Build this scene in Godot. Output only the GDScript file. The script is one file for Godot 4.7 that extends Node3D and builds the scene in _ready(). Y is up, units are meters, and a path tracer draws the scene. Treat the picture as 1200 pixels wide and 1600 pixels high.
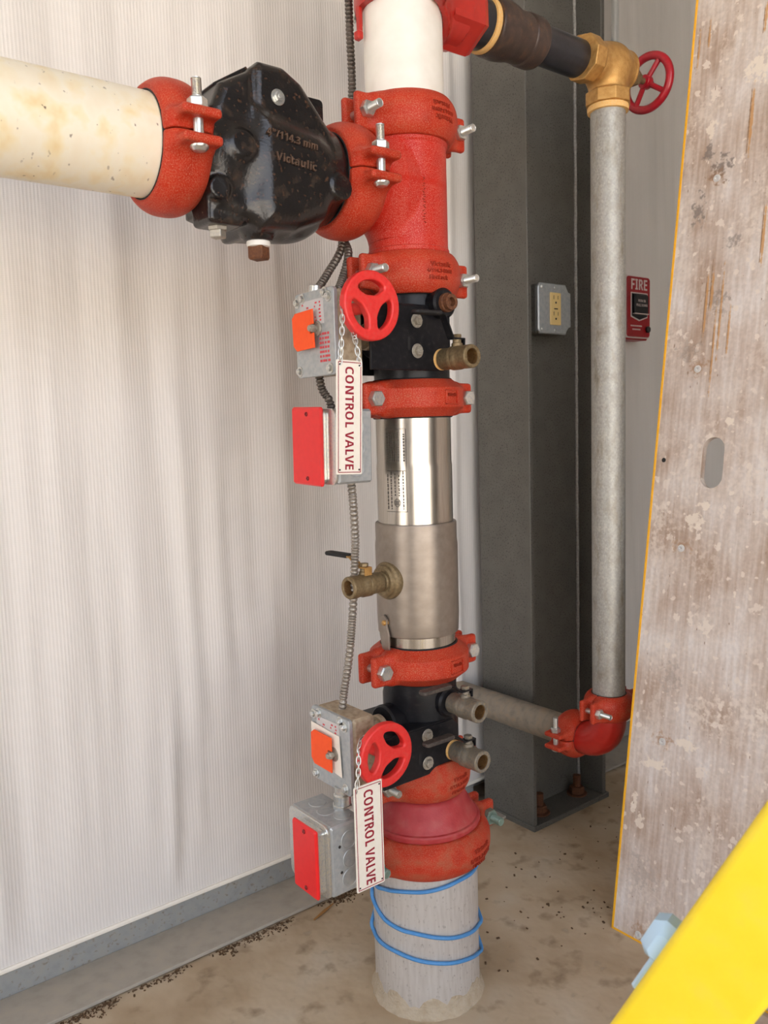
extends Node3D
# A sprinkler riser in the corner of a metal shed: x runs along the fabric-lined wall, y up, z out of the wall into the room.

var M := {}
var taken := {}
var cache := {}
var rng := RandomNumberGenerator.new()
const TOWARD := Vector3(-0.646, 0, 0.763)   # from the riser towards the photographer
const ACROSS := Vector3(0.763, 0, 0.646)


# ---------------------------------------------------------------- geometry
class Geo:
	var v := PackedVector3Array()

	func tri(a: Vector3, b: Vector3, c: Vector3) -> void:
		v.append(a)
		v.append(b)
		v.append(c)

	func quad(a: Vector3, b: Vector3, c: Vector3, d: Vector3) -> void:
		tri(a, b, c)
		tri(a, c, d)

	func add(g: Geo, t := Transform3D()) -> Geo:
		for p in g.v:
			v.append(t * p)
		return self

	func mesh(crease := 38.0) -> ArrayMesh:
		var n := v.size() / 3
		var fn := PackedVector3Array()
		fn.resize(n)
		var ids := PackedInt32Array()
		ids.resize(n * 3)
		var at := {}
		var count := PackedInt32Array()
		for i in n:
			var a := v[i * 3]
			fn[i] = (v[i * 3 + 1] - a).cross(v[i * 3 + 2] - a)
			for k in 3:
				var key := Vector3i((v[i * 3 + k] * 40000.0).round())
				var id: int = at.get(key, -1)
				if id < 0:
					id = count.size()
					at[key] = id
					count.append(0)
				ids[i * 3 + k] = id
				count[id] += 1
		var start := PackedInt32Array()
		start.resize(count.size() + 1)
		var s := 0
		for i in count.size():
			start[i] = s
			s += count[i]
		start[count.size()] = s
		var fill := start.duplicate()
		var faces := PackedInt32Array()
		faces.resize(s)
		for i in n * 3:
			faces[fill[ids[i]]] = i / 3
			fill[ids[i]] += 1
		var limit := cos(deg_to_rad(crease))
		var unit := PackedVector3Array()
		unit.resize(n)
		for i in n:
			unit[i] = fn[i].normalized()
		var vv := PackedVector3Array()
		var nn := PackedVector3Array()
		vv.resize(n * 3)
		nn.resize(n * 3)
		var order := [0, 2, 1]
		for i in n:
			for k in 3:
				var c: int = i * 3 + order[k]
				var id := ids[c]
				var sum := Vector3.ZERO
				var u := unit[i]
				for q in range(start[id], start[id + 1]):
					var f := faces[q]
					if unit[f].dot(u) >= limit:
						sum += fn[f]
				vv[i * 3 + k] = v[c]
				nn[i * 3 + k] = sum.normalized() if sum.length_squared() > 1e-30 else u
		var arrays := []
		arrays.resize(Mesh.ARRAY_MAX)
		arrays[Mesh.ARRAY_VERTEX] = vv
		arrays[Mesh.ARRAY_NORMAL] = nn
		var m := ArrayMesh.new()
		m.add_surface_from_arrays(Mesh.PRIMITIVE_TRIANGLES, arrays)
		return m


func along(d: Vector3, at := Vector3.ZERO) -> Transform3D:
	# a frame whose y runs along d
	var y := d.normalized()
	var h := Vector3.UP if absf(y.y) < 0.9 else Vector3.RIGHT
	var x := y.cross(h).normalized()
	return Transform3D(Basis(x, y, x.cross(y)), at)


func lathe(prof: Array, seg := 40, t := Transform3D(), g: Geo = null) -> Geo:
	if g == null:
		g = Geo.new()
	var prev := []
	for j in seg + 1:
		var a := TAU * (j % seg) / seg
		var ring := []
		for p: Vector2 in prof:
			ring.append(t * Vector3(p.x * cos(a), p.y, -p.x * sin(a)))
		if j > 0:
			for i in prof.size() - 1:
				var r0: float = prof[i].x
				var r1: float = prof[i + 1].x
				if r0 > 1e-6:
					g.tri(prev[i], ring[i], ring[i + 1])
				if r1 > 1e-6:
					g.tri(prev[i], ring[i + 1], prev[i + 1])
		prev = ring
	return g


func cyl(r: float, y0: float, y1: float, seg := 32, bev := 0.0, t := Transform3D(), g: Geo = null) -> Geo:
	var p := [Vector2(0, y0), Vector2(r - bev, y0), Vector2(r, y0 + bev), Vector2(r, y1 - bev), Vector2(r - bev, y1), Vector2(0, y1)]
	if bev <= 0.0:
		p = [Vector2(0, y0), Vector2(r, y0), Vector2(r, y1), Vector2(0, y1)]
	return lathe(p, seg, t, g)


func inset(poly: PackedVector2Array, d: float) -> PackedVector2Array:
	var out := PackedVector2Array()
	var n := poly.size()
	for i in n:
		var a := (poly[i] - poly[(i + n - 1) % n]).normalized()
		var b := (poly[(i + 1) % n] - poly[i]).normalized()
		var na := Vector2(-a.y, a.x)
		var nb := Vector2(-b.y, b.x)
		var m := na + nb
		out.append(poly[i] + m * d / maxf(0.4, 1.0 + na.dot(nb)))
	return out


func extrude(poly: PackedVector2Array, z0: float, z1: float, bev := 0.0, t := Transform3D(), g: Geo = null) -> Geo:
	# poly runs counter-clockwise
	if g == null:
		g = Geo.new()
	var n := poly.size()
	var ip := inset(poly, bev) if bev > 0.0 else poly
	var rings := []
	var levels := [[ip, z0], [poly, z0 + bev], [poly, z1 - bev], [ip, z1]] if bev > 0.0 else [[poly, z0], [poly, z1]]
	for l in levels:
		var r := PackedVector3Array()
		for p: Vector2 in l[0]:
			r.append(t * Vector3(p.x, p.y, l[1]))
		rings.append(r)
	for k in rings.size() - 1:
		for i in n:
			var j := (i + 1) % n
			g.quad(rings[k][i], rings[k][j], rings[k + 1][j], rings[k + 1][i])
	var idx := Geometry2D.triangulate_polygon(ip)
	var last: PackedVector3Array = rings[rings.size() - 1]
	var first: PackedVector3Array = rings[0]
	for i in range(0, idx.size(), 3):
		var a := ip[idx[i]]
		var b := ip[idx[i + 1]]
		var c := ip[idx[i + 2]]
		var ccw := (b - a).cross(c - a) > 0.0
		var q := [idx[i], idx[i + 1], idx[i + 2]] if ccw else [idx[i], idx[i + 2], idx[i + 1]]
		g.tri(last[q[0]], last[q[1]], last[q[2]])
		g.tri(first[q[0]], first[q[2]], first[q[1]])
	return g


func rrect(w: float, h: float, r: float, steps := 4) -> PackedVector2Array:
	var p := PackedVector2Array()
	for c in [[1, 1, 0.0], [-1, 1, 90.0], [-1, -1, 180.0], [1, -1, 270.0]]:
		for i in steps + 1:
			var a := deg_to_rad(c[2] + 90.0 * i / steps)
			p.append(Vector2(c[0] * (w / 2 - r) + r * cos(a), c[1] * (h / 2 - r) + r * sin(a)))
	return p


func box(lo: Vector3, hi: Vector3, bev := 0.001, t := Transform3D(), g: Geo = null) -> Geo:
	var s := hi - lo
	var c := (hi + lo) / 2
	var b := minf(bev, minf(s.x, minf(s.y, s.z)) * 0.3)
	return extrude(rrect(s.x, s.y, b, 1), -s.z / 2, s.z / 2, b, t * Transform3D(Basis(), c), g)


func smooth_path(pts: Array, step: float) -> PackedVector3Array:
	var c := Curve3D.new()
	c.bake_interval = step
	for i in pts.size():
		var tan_: Vector3 = (pts[mini(i + 1, pts.size() - 1)] - pts[maxi(i - 1, 0)]) / 6.0
		c.add_point(pts[i], -tan_, tan_)
	return c.get_baked_points()


func tube(path: PackedVector3Array, radius: Callable, seg := 10, g: Geo = null) -> Geo:
	if g == null:
		g = Geo.new()
	var n := path.size()
	var prev := PackedVector3Array()
	var side := Vector3.ZERO
	for i in n:
		var d := (path[mini(i + 1, n - 1)] - path[maxi(i - 1, 0)]).normalized()
		if i == 0:
			side = d.cross(Vector3.UP if absf(d.y) < 0.9 else Vector3.RIGHT).normalized()
		else:
			side = (side - d * side.dot(d)).normalized()
		var up := side.cross(d)
		var r: float = radius.call(i)
		var ring := PackedVector3Array()
		for k in seg:
			var a := TAU * k / seg
			ring.append(path[i] + (side * cos(a) + up * sin(a)) * r)
		if i > 0:
			for k in seg:
				var l := (k + 1) % seg
				g.quad(prev[k], prev[l], ring[l], ring[k])
		if i == 0:
			for k in range(1, seg - 1):
				g.tri(ring[0], ring[k + 1], ring[k])
		if i == n - 1:
			for k in range(1, seg - 1):
				g.tri(ring[0], ring[k], ring[k + 1])
		prev = ring
	return g


func smin(a: float, b: float, k: float) -> float:
	var h := maxf(k - absf(a - b), 0.0) / k
	return minf(a, b) - h * h * k * 0.25


func rbox(p: Vector3, c: Vector3, h: Vector3, r: float) -> float:
	var q := (p - c).abs() - h + Vector3(r, r, r)
	return q.max(Vector3.ZERO).length() + minf(maxf(q.x, maxf(q.y, q.z)), 0.0) - r


func capcyl(p: Vector3, a: Vector3, d: Vector3, len: float, r: float, rd: float) -> float:
	# a rounded cylinder from a along the unit vector d
	var q := p - a
	var t := q.dot(d)
	var rad := (q - d * t).length()
	var e := Vector2(rad - r + rd, absf(t - len / 2) - len / 2 + rd)
	return minf(maxf(e.x, e.y), 0.0) + e.max(Vector2.ZERO).length() - rd


func polygon2(p: Vector2, poly: PackedVector2Array) -> float:
	var n := poly.size()
	var d := (p - poly[0]).length_squared()
	var s := 1.0
	var j := n - 1
	for i in n:
		var e := poly[j] - poly[i]
		var w := p - poly[i]
		var b := w - e * clampf(w.dot(e) / e.length_squared(), 0.0, 1.0)
		d = minf(d, b.length_squared())
		var c1 := p.y >= poly[i].y
		var c2 := p.y < poly[j].y
		var c3 := e.x * w.y > e.y * w.x
		if (c1 and c2 and c3) or (not c1 and not c2 and not c3):
			s = -s
		j = i
	return s * sqrt(d)


func sdf(f: Callable, lo: Vector3, hi: Vector3, cell: float) -> ArrayMesh:
	# surface nets over the field f; blocks far from the surface are skipped
	const B := 6
	var nb := Vector3i(((hi - lo) / cell / B).ceil())
	var n := nb * B
	var sx := 1
	var sy := n.x
	var sz := n.x * n.y
	var val := PackedFloat32Array()
	val.resize(n.x * n.y * n.z)
	var live := []
	var reach := cell * B * 0.87 + cell * 2.0
	for bz in nb.z:
		for by in nb.y:
			for bx in nb.x:
				var o := Vector3i(bx, by, bz) * B
				var c: float = f.call(lo + (Vector3(o) + Vector3.ONE * (B * 0.5 - 0.5)) * cell)
				var near := absf(c) < reach
				if near:
					live.append(o)
				for k in B:
					for j in B:
						var at := o.x + (o.y + j) * sy + (o.z + k) * sz
						for i in B:
							val[at + i] = f.call(lo + Vector3(o.x + i, o.y + j, o.z + k) * cell) if near else c
	var vert := {}
	var vs := PackedVector3Array()
	var ns := PackedVector3Array()
	var idx := PackedInt32Array()
	var corner := PackedInt32Array([0, 1, sy, sy + 1, sz, sz + 1, sz + sy, sz + sy + 1])
	var edges := [[0, 1], [2, 3], [4, 5], [6, 7], [0, 2], [1, 3], [4, 6], [5, 7], [0, 4], [1, 5], [2, 6], [3, 7]]
	for o: Vector3i in live:
		for k in B:
			for j in B:
				for i in B:
					var x := o.x + i
					var y := o.y + j
					var z := o.z + k
					if x >= n.x - 1 or y >= n.y - 1 or z >= n.z - 1:
						continue
					var at := x + y * sy + z * sz
					var d0 := val[at]
					var same := true
					for c in range(1, 8):
						if (val[at + corner[c]] < 0.0) != (d0 < 0.0):
							same = false
							break
					if same:
						continue
					var p := Vector3.ZERO
					var m := 0
					for e in edges:
						var a := val[at + corner[e[0]]]
						var b := val[at + corner[e[1]]]
						if (a < 0.0) != (b < 0.0):
							var t := a / (a - b)
							var pa := Vector3(e[0] & 1, (e[0] >> 1) & 1, e[0] >> 2)
							var pb := Vector3(e[1] & 1, (e[1] >> 1) & 1, e[1] >> 2)
							p += pa.lerp(pb, t)
							m += 1
					var v0 := val[at]
					var v1 := val[at + corner[1]]
					var v2 := val[at + corner[2]]
					var v3 := val[at + corner[3]]
					var v4 := val[at + corner[4]]
					var v5 := val[at + corner[5]]
					var v6 := val[at + corner[6]]
					var v7 := val[at + corner[7]]
					vert[at] = vs.size()
					vs.append(lo + (Vector3(x, y, z) + p / m) * cell)
					ns.append(Vector3(v1 + v3 + v5 + v7 - v0 - v2 - v4 - v6, v2 + v3 + v6 + v7 - v0 - v1 - v4 - v5, v4 + v5 + v6 + v7 - v0 - v1 - v2 - v3).normalized())
	for at: int in vert.keys():
		var d0 := val[at]
		for ax in 3:
			var step: int = [sx, sy, sz][ax]
			var u: int = [sy, sz, sx][ax]
			var w: int = [sz, sx, sy][ax]
			if (val[at + step] < 0.0) == (d0 < 0.0):
				continue
			if not (vert.has(at - u) and vert.has(at - w) and vert.has(at - u - w)):
				continue
			var a: int = vert[at]
			var b: int = vert[at - u]
			var c: int = vert[at - u - w]
			var d: int = vert[at - w]
			if d0 < 0.0:
				idx.append_array(PackedInt32Array([a, c, b, a, d, c]))
			else:
				idx.append_array(PackedInt32Array([a, b, c, a, c, d]))
	var arrays := []
	arrays.resize(Mesh.ARRAY_MAX)
	arrays[Mesh.ARRAY_VERTEX] = vs
	arrays[Mesh.ARRAY_NORMAL] = ns
	arrays[Mesh.ARRAY_INDEX] = idx
	var mesh := ArrayMesh.new()
	mesh.add_surface_from_arrays(Mesh.PRIMITIVE_TRIANGLES, arrays)
	return mesh


func letters(text: String, height: float, depth: float, bold := true, serif := false) -> TextMesh:
	var f := SystemFont.new()
	f.font_names = PackedStringArray(["Droid Serif" if serif else "Droid Sans"])
	f.font_weight = 700 if bold else 400
	var m := TextMesh.new()
	m.font = f
	m.font_size = 32
	m.text = text
	m.pixel_size = height / 32.0 * 1.38   # height: of the capitals
	m.depth = depth
	m.curve_step = 1.0
	return m


func bent_letters(text: String, height: float, r: float, az: float, y: float, turn := 0.0, squash := 1.0, bulge := 0.0, depth := 0.0012, bold := true) -> ArrayMesh:
	# lettering raised on an upright cylinder of radius r about the origin; az counts from the photographer's side to the right
	var src := letters(text, height, depth, bold).get_mesh_arrays()
	var vs: PackedVector3Array = src[Mesh.ARRAY_VERTEX]
	var ns: PackedVector3Array = src[Mesh.ARRAY_NORMAL]
	var rot := Basis(Vector3(0, 0, 1), turn)
	for i in vs.size():
		var p := rot * Vector3(vs[i].x * squash, vs[i].y, vs[i].z)
		var q := rot * ns[i]
		var a := deg_to_rad(az) + p.x / r
		var out := TOWARD * cos(a) + ACROSS * sin(a)
		var side := ACROSS * cos(a) - TOWARD * sin(a)
		var h := y + p.y
		vs[i] = out * (r + p.z - bulge * p.y * p.y) + Vector3(0, h, 0)
		ns[i] = (out * q.z + side * q.x + Vector3(0, q.y, 0)).normalized()
	var arrays := []
	arrays.resize(Mesh.ARRAY_MAX)
	arrays[Mesh.ARRAY_VERTEX] = vs
	arrays[Mesh.ARRAY_NORMAL] = ns
	arrays[Mesh.ARRAY_INDEX] = src[Mesh.ARRAY_INDEX]
	var m := ArrayMesh.new()
	m.add_surface_from_arrays(Mesh.PRIMITIVE_TRIANGLES, arrays)
	return m


# ---------------------------------------------------------------- nodes
func numbered(called: String) -> String:
	if not taken.has(called):
		taken[called] = 0
		return called
	taken[called] += 1
	return "%s_%03d" % [called, taken[called]]


func tag(o: Node3D, label: String, category: String, group := "", kind := "") -> Node3D:
	if label:
		o.set_meta("label", label)
	if category:
		o.set_meta("category", category)
	if group:
		o.set_meta("group", group)
	if kind:
		o.set_meta("kind", kind)
	return o


func thing(called: String, label: String, category: String, at := Vector3.ZERO, basis_ := Basis(), group := "") -> Node3D:
	var o := Node3D.new()
	o.name = numbered(called)
	add_child(o)
	o.transform = Transform3D(basis_, at)
	tag(o, label, category, group)
	return o


func part(parent: Node3D, called: String, shape, m: Material, t := Transform3D(), label := "") -> MeshInstance3D:
	var o := MeshInstance3D.new()
	o.name = numbered(called) if parent == self else called
	o.mesh = shape.mesh() if shape is Geo else shape
	o.material_override = m
	o.cast_shadow = GeometryInstance3D.SHADOW_CASTING_SETTING_ON
	parent.add_child(o, true)
	o.transform = t
	if label:
		o.set_meta("label", label)
	return o


func single(called: String, shape, m: Material, label: String, category: String, at := Vector3.ZERO, group := "", kind := "") -> MeshInstance3D:
	var o := part(self, called, shape, m, Transform3D(Basis(), at))
	tag(o, label, category, group, kind)
	return o


func setting(called: String, shape, m: Material, label: String, category: String, at := Vector3.ZERO) -> MeshInstance3D:
	return single(called, shape, m, label, category, at, "", "structure")


# ---------------------------------------------------------------- materials
func ramp(stops: Array) -> Gradient:
	var g := Gradient.new()
	var o := PackedFloat32Array()
	var c := PackedColorArray()
	for s in stops:
		o.append(s[0])
		c.append(s[1])
	g.offsets = o
	g.colors = c
	return g


func noise(freq: float, seed_: int, stops: Array = [], kind := FastNoiseLite.TYPE_SIMPLEX_SMOOTH, octaves := 4, size := 512, gain := 0.5) -> NoiseTexture2D:
	var n := FastNoiseLite.new()
	n.noise_type = kind
	n.frequency = freq
	n.seed = seed_
	n.fractal_octaves = octaves
	n.fractal_gain = gain
	n.fractal_type = FastNoiseLite.FRACTAL_FBM if octaves > 1 else FastNoiseLite.FRACTAL_NONE
	if kind == FastNoiseLite.TYPE_CELLULAR:
		n.cellular_return_type = FastNoiseLite.RETURN_CELL_VALUE
	var t := NoiseTexture2D.new()
	t.width = size
	t.height = size
	t.seamless = true
	t.noise = n
	if stops:
		t.color_ramp = ramp(stops)
	return t


func c8(r: int, g: int, b: int) -> Color:
	return Color8(r, g, b)


func mat(called: String, stops: Array, tile: Vector3, rough: float, metal := 0.0, freq := 0.02, seed_ := 1, bump := 0.0, bump_freq := 0.06) -> StandardMaterial3D:
	# colour from a noise through a ramp, looked up by place; tile: repeats per metre
	var m := StandardMaterial3D.new()
	m.resource_name = called
	m.roughness = rough
	m.metallic = metal
	m.uv1_triplanar = true
	m.uv1_world_triplanar = true
	m.uv1_scale = tile
	m.texture_filter = BaseMaterial3D.TEXTURE_FILTER_LINEAR_WITH_MIPMAPS
	if stops.size() == 1:
		m.albedo_color = stops[0][1]
	else:
		m.albedo_texture = noise(freq, seed_, stops)
	if bump > 0.0:
		m.heightmap_enabled = true
		m.heightmap_scale = bump
		if not cache.has(bump_freq):
			cache[bump_freq] = noise(bump_freq, 77, [], FastNoiseLite.TYPE_SIMPLEX_SMOOTH, 3)
		m.heightmap_texture = cache[bump_freq]
	M[called] = m
	return m


func over(m: StandardMaterial3D, tex: Texture2D, scale_: Vector3, mode := BaseMaterial3D.BLEND_MODE_MIX) -> void:
	m.detail_enabled = true
	m.detail_blend_mode = mode
	m.detail_albedo = tex
	m.detail_uv_layer = BaseMaterial3D.DETAIL_UV_2
	m.uv2_triplanar = true
	m.uv2_world_triplanar = true
	m.uv2_scale = scale_


func materials() -> void:
	var clear := func(c: Color) -> Color: return Color(c.r, c.g, c.b, 0.0)
	# cast housings painted orange-red, dulled by dust in patches
	var m := mat("cast_red", [[0.0, c8(158, 38, 18)], [0.45, c8(178, 47, 24)], [0.7, c8(180, 54, 30)], [1.0, c8(166, 74, 50)]], Vector3.ONE * 5, 0.46, 0.0, 0.012, 3, 0.014, 0.12)
	over(m, noise(0.15, 31, [[0.0, clear.call(c8(200, 160, 130))], [0.7, clear.call(c8(200, 160, 130))], [0.8, Color(c8(205, 150, 120), 0.5)], [1.0, Color(c8(205, 150, 120), 0.6)]], FastNoiseLite.TYPE_SIMPLEX, 2), Vector3.ONE * 6)
	m = mat("dusty_red", [[0.0, c8(160, 40, 22)], [0.45, c8(178, 54, 32)], [0.66, c8(170, 72, 48)], [1.0, c8(158, 92, 68)]], Vector3.ONE * 5, 0.7, 0.0, 0.014, 4, 0.05, 0.12)
	over(m, noise(0.15, 32, [[0.0, clear.call(c8(200, 160, 130))], [0.7, clear.call(c8(190, 140, 110))], [0.8, Color(c8(190, 140, 112), 0.45)], [1.0, Color(c8(190, 144, 116), 0.55)]], FastNoiseLite.TYPE_SIMPLEX, 2), Vector3.ONE * 6)
	m = mat("tee_red", [[0.0, c8(178, 32, 18)], [0.5, c8(188, 39, 24)], [1.0, c8(186, 56, 40)]], Vector3.ONE * 4, 0.36, 0.0, 0.012, 5, 0.01, 0.1)
	over(m, noise(0.2, 33, [[0.0, clear.call(c8(255, 220, 200))], [0.78, clear.call(c8(255, 220, 200))], [0.84, Color(c8(250, 200, 180), 0.55)], [1.0, Color(c8(250, 200, 180), 0.7)]], FastNoiseLite.TYPE_SIMPLEX, 2), Vector3.ONE * 6)
	for n in ["cast_red", "dusty_red", "tee_red"]:
		M[n].metallic_specular = 0.3
	mat("letter_red", [[0.0, c8(128, 32, 16)], [0.5, c8(144, 42, 24)], [1.0, c8(156, 72, 50)]], Vector3.ONE * 16, 0.6, 0.0, 0.04, 63)
	M["letter_red"].metallic_specular = 0.3
	mat("dark_red", [[0.0, c8(120, 16, 20)]], Vector3.ONE, 0.4)  # whole screw heads darkened, for the dark recess of their slots
	mat("reducer_red", [[0.0, c8(150, 36, 40)], [0.5, c8(172, 54, 56)], [1.0, c8(176, 92, 82)]], Vector3.ONE * 6, 0.5, 0.0, 0.014, 6, 0.03, 0.1)
	mat("wheel_red", [[0.0, c8(212, 36, 34)], [0.5, c8(222, 46, 42)], [1.0, c8(214, 70, 60)]], Vector3.ONE * 12, 0.4, 0.0, 0.02, 7, 0.02, 0.1)
	mat("valve_wheel_red", [[0.0, c8(140, 12, 26)], [1.0, c8(176, 22, 40)]], Vector3.ONE * 8, 0.28, 0.0, 0.02, 8)
	mat("cover_red", [[0.0, c8(222, 28, 32)], [1.0, c8(230, 36, 36)]], Vector3.ONE * 8, 0.34, 0.0, 0.02, 9)
	mat("alarm_red", [[0.0, c8(150, 12, 22)], [1.0, c8(164, 18, 28)]], Vector3.ONE * 8, 0.4)
	mat("outlet_red", [[0.0, c8(168, 34, 26)], [1.0, c8(184, 42, 32)]], Vector3.ONE * 6, 0.3, 0.0, 0.02, 10)
	# black enamel on cast iron with rust breaking through
	m = mat("cast_black", [[0.0, c8(20, 18, 18)], [0.55, c8(28, 25, 24)], [0.8, c8(44, 36, 31)], [1.0, c8(70, 56, 44)]], Vector3.ONE * 4, 0.27, 0.0, 0.014, 11, 0.02, 0.1)
	over(m, noise(0.05, 34, [[0.0, clear.call(c8(110, 62, 36))], [0.74, clear.call(c8(96, 66, 46))], [0.88, Color(c8(96, 66, 46), 0.5)], [1.0, Color(c8(122, 80, 54), 0.8)]], FastNoiseLite.TYPE_SIMPLEX, 6), Vector3.ONE * 3)
	mat("black_gloss", [[0.0, c8(17, 17, 20)], [0.7, c8(26, 26, 29)], [1.0, c8(52, 48, 44)]], Vector3.ONE * 6, 0.34, 0.0, 0.03, 12, 0.01, 0.1)
	M["black_gloss"].metallic_specular = 0.35
	mat("black_pipe", [[0.0, c8(22, 23, 28)], [0.75, c8(34, 35, 42)], [1.0, c8(66, 62, 60)]], Vector3.ONE * 6, 0.3, 0.0, 0.03, 13, 0.01, 0.1)
	mat("black_iron", [[0.0, c8(52, 40, 36)], [0.6, c8(70, 55, 48)], [0.85, c8(92, 68, 52)], [1.0, c8(140, 80, 40)]], Vector3.ONE * 6, 0.42, 0.2, 0.016, 14, 0.03, 0.1)
	mat("worn_letter", [[0.0, c8(50, 40, 34)], [0.5, c8(84, 62, 46)], [1.0, c8(112, 78, 54)]], Vector3.ONE * 20, 0.5, 0.0, 0.04, 61)
	mat("rubber", [[0.0, c8(24, 22, 22)]], Vector3.ONE, 0.7)
	mat("grip", [[0.0, c8(48, 42, 38)], [1.0, c8(92, 82, 74)]], Vector3.ONE * 12, 0.6, 0.0, 0.03, 15)
	# metals
	mat("zinc", [[0.0, c8(186, 189, 190)], [0.5, c8(214, 215, 212)], [1.0, c8(220, 214, 192)]], Vector3.ONE * 14, 0.28, 0.85, 0.03, 16)
	mat("emt", [[0.0, c8(214, 214, 211)]], Vector3.ONE, 0.3, 0.3)
	mat("old_zinc", [[0.0, c8(140, 135, 126)], [0.5, c8(172, 166, 154)], [1.0, c8(184, 174, 154)]], Vector3.ONE * 14, 0.45, 0.6, 0.03, 17)
	mat("green_bolt", [[0.0, c8(104, 132, 120)], [1.0, c8(146, 160, 146)]], Vector3.ONE * 14, 0.5, 0.5, 0.03, 17)
	m = StandardMaterial3D.new()
	m.resource_name = "galvanized"
	m.metallic = 0.6
	m.roughness = 0.52
	m.uv1_triplanar = true
	m.uv1_world_triplanar = true
	m.uv1_scale = Vector3(9, 6, 9)
	m.albedo_texture = noise(0.1, 18, [[0.0, c8(158, 156, 150)], [0.5, c8(170, 168, 161)], [1.0, c8(184, 181, 172)]], FastNoiseLite.TYPE_CELLULAR, 1)
	over(m, noise(0.02, 35, [[0.0, clear.call(c8(120, 110, 92))], [0.55, clear.call(c8(120, 110, 92))], [0.75, Color(c8(150, 140, 120), 0.4)], [1.0, Color(c8(110, 98, 80), 0.7)]], FastNoiseLite.TYPE_SIMPLEX_SMOOTH, 6), Vector3(5, 1.6, 5))
	M["galvanized"] = m
	mat("dusty_galvanized", [[0.0, c8(120, 112, 100)], [0.5, c8(146, 136, 122)], [1.0, c8(160, 140, 116)]], Vector3(4, 4, 4), 0.62, 0.35, 0.02, 19)
	mat("box_zinc", [[0.0, c8(164, 168, 170)], [0.5, c8(178, 182, 183)], [1.0, c8(190, 190, 186)]], Vector3.ONE * 6, 0.42, 0.5, 0.03, 20)
	mat("box_cast", [[0.0, c8(140, 122, 98)], [0.5, c8(176, 158, 132)], [1.0, c8(188, 174, 150)]], Vector3.ONE * 7, 0.5, 0.25, 0.02, 21, 0.03, 0.1)
	m = mat("stainless", [[0.0, c8(166, 158, 147)], [0.5, c8(182, 175, 165)], [1.0, c8(194, 187, 178)]], Vector3(30, 1, 30), 0.24, 1.0, 0.03, 22)
	mat("satin_steel", [[0.0, c8(138, 127, 116)], [0.5, c8(148, 137, 126)], [1.0, c8(158, 147, 135)]], Vector3(5, 5, 5), 0.4, 0.8, 0.02, 23)
	mat("bronze", [[0.0, c8(104, 88, 62)], [0.5, c8(132, 114, 84)], [1.0, c8(152, 132, 98)]], Vector3.ONE * 12, 0.46, 0.55, 0.03, 24, 0.02, 0.12)
	mat("grey_bronze", [[0.0, c8(112, 106, 96)], [0.6, c8(136, 128, 114)], [1.0, c8(160, 138, 100)]], Vector3.ONE * 12, 0.52, 0.45, 0.03, 25, 0.02, 0.12)
	mat("bore", [[0.0, c8(88, 62, 34)], [1.0, c8(140, 104, 58)]], Vector3.ONE * 20, 0.6, 0.3, 0.03, 25, 0.05, 0.12)
	mat("brass", [[0.0, c8(168, 124, 66)], [0.5, c8(192, 148, 86)], [1.0, c8(206, 166, 104)]], Vector3.ONE * 8, 0.42, 0.65, 0.02, 26, 0.04, 0.14)
	mat("tape", [[0.0, c8(222, 164, 86)], [0.5, c8(232, 184, 110)], [1.0, c8(214, 190, 150)]], Vector3.ONE * 14, 0.6, 0.0, 0.04, 27, 0.05, 0.1)
	mat("white_tape", [[0.0, c8(228, 224, 216)]], Vector3.ONE, 0.7)
	mat("rust", [[0.0, c8(74, 42, 24)], [0.6, c8(104, 62, 34)], [1.0, c8(140, 94, 58)]], Vector3.ONE * 14, 0.75, 0.0, 0.03, 28, 0.05, 0.1)
	mat("cable_steel", [[0.0, c8(128, 120, 110)], [0.5, c8(158, 150, 140)], [1.0, c8(180, 172, 160)]], Vector3.ONE * 10, 0.4, 0.7, 0.03, 29)
	mat("dark_cable", [[0.0, c8(84, 76, 70)], [0.5, c8(108, 100, 92)], [1.0, c8(134, 126, 116)]], Vector3.ONE * 10, 0.42, 0.6, 0.03, 30)
	# paint and plastic
	m = mat("white_paint", [[0.0, c8(226, 220, 208)], [1.0, c8(236, 231, 221)]], Vector3.ONE * 3, 0.42, 0.0, 0.02, 36)
	m = mat("cream_paint", [[0.0, c8(228, 214, 188)], [0.5, c8(232, 223, 202)], [0.74, c8(230, 213, 174)], [1.0, c8(222, 192, 138)]], Vector3.ONE * 3.2, 0.5, 0.0, 0.012, 37)
	over(m, noise(0.035, 38, [[0.0, clear.call(c8(90, 60, 40))], [0.9, clear.call(c8(90, 60, 40))], [0.92, Color(c8(104, 78, 56), 0.9)], [1.0, Color(c8(70, 50, 40), 1.0)]], FastNoiseLite.TYPE_SIMPLEX, 3), Vector3.ONE * 3)
	mat("sign_white", [[0.0, c8(236, 228, 212)], [1.0, c8(240, 234, 222)]], Vector3.ONE * 10, 0.4, 0.0, 0.02, 39)
	mat("sign_red", [[0.0, c8(150, 22, 44)]], Vector3.ONE, 0.45)
	mat("print_red", [[0.0, c8(206, 70, 76)]], Vector3.ONE, 0.6)
	mat("print_dark", [[0.0, c8(52, 47, 44)]], Vector3.ONE, 0.5)
	mat("etching", [[0.0, c8(92, 85, 78)]], Vector3.ONE, 0.5)
	mat("label_paper", [[0.0, c8(196, 192, 190)]], Vector3.ONE, 0.5)
	mat("white_paper", [[0.0, c8(236, 226, 212)]], Vector3.ONE, 0.8)
	mat("orange_flag", [[0.0, c8(246, 78, 0)], [1.0, c8(252, 86, 4)]], Vector3.ONE * 10, 0.5)
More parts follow.
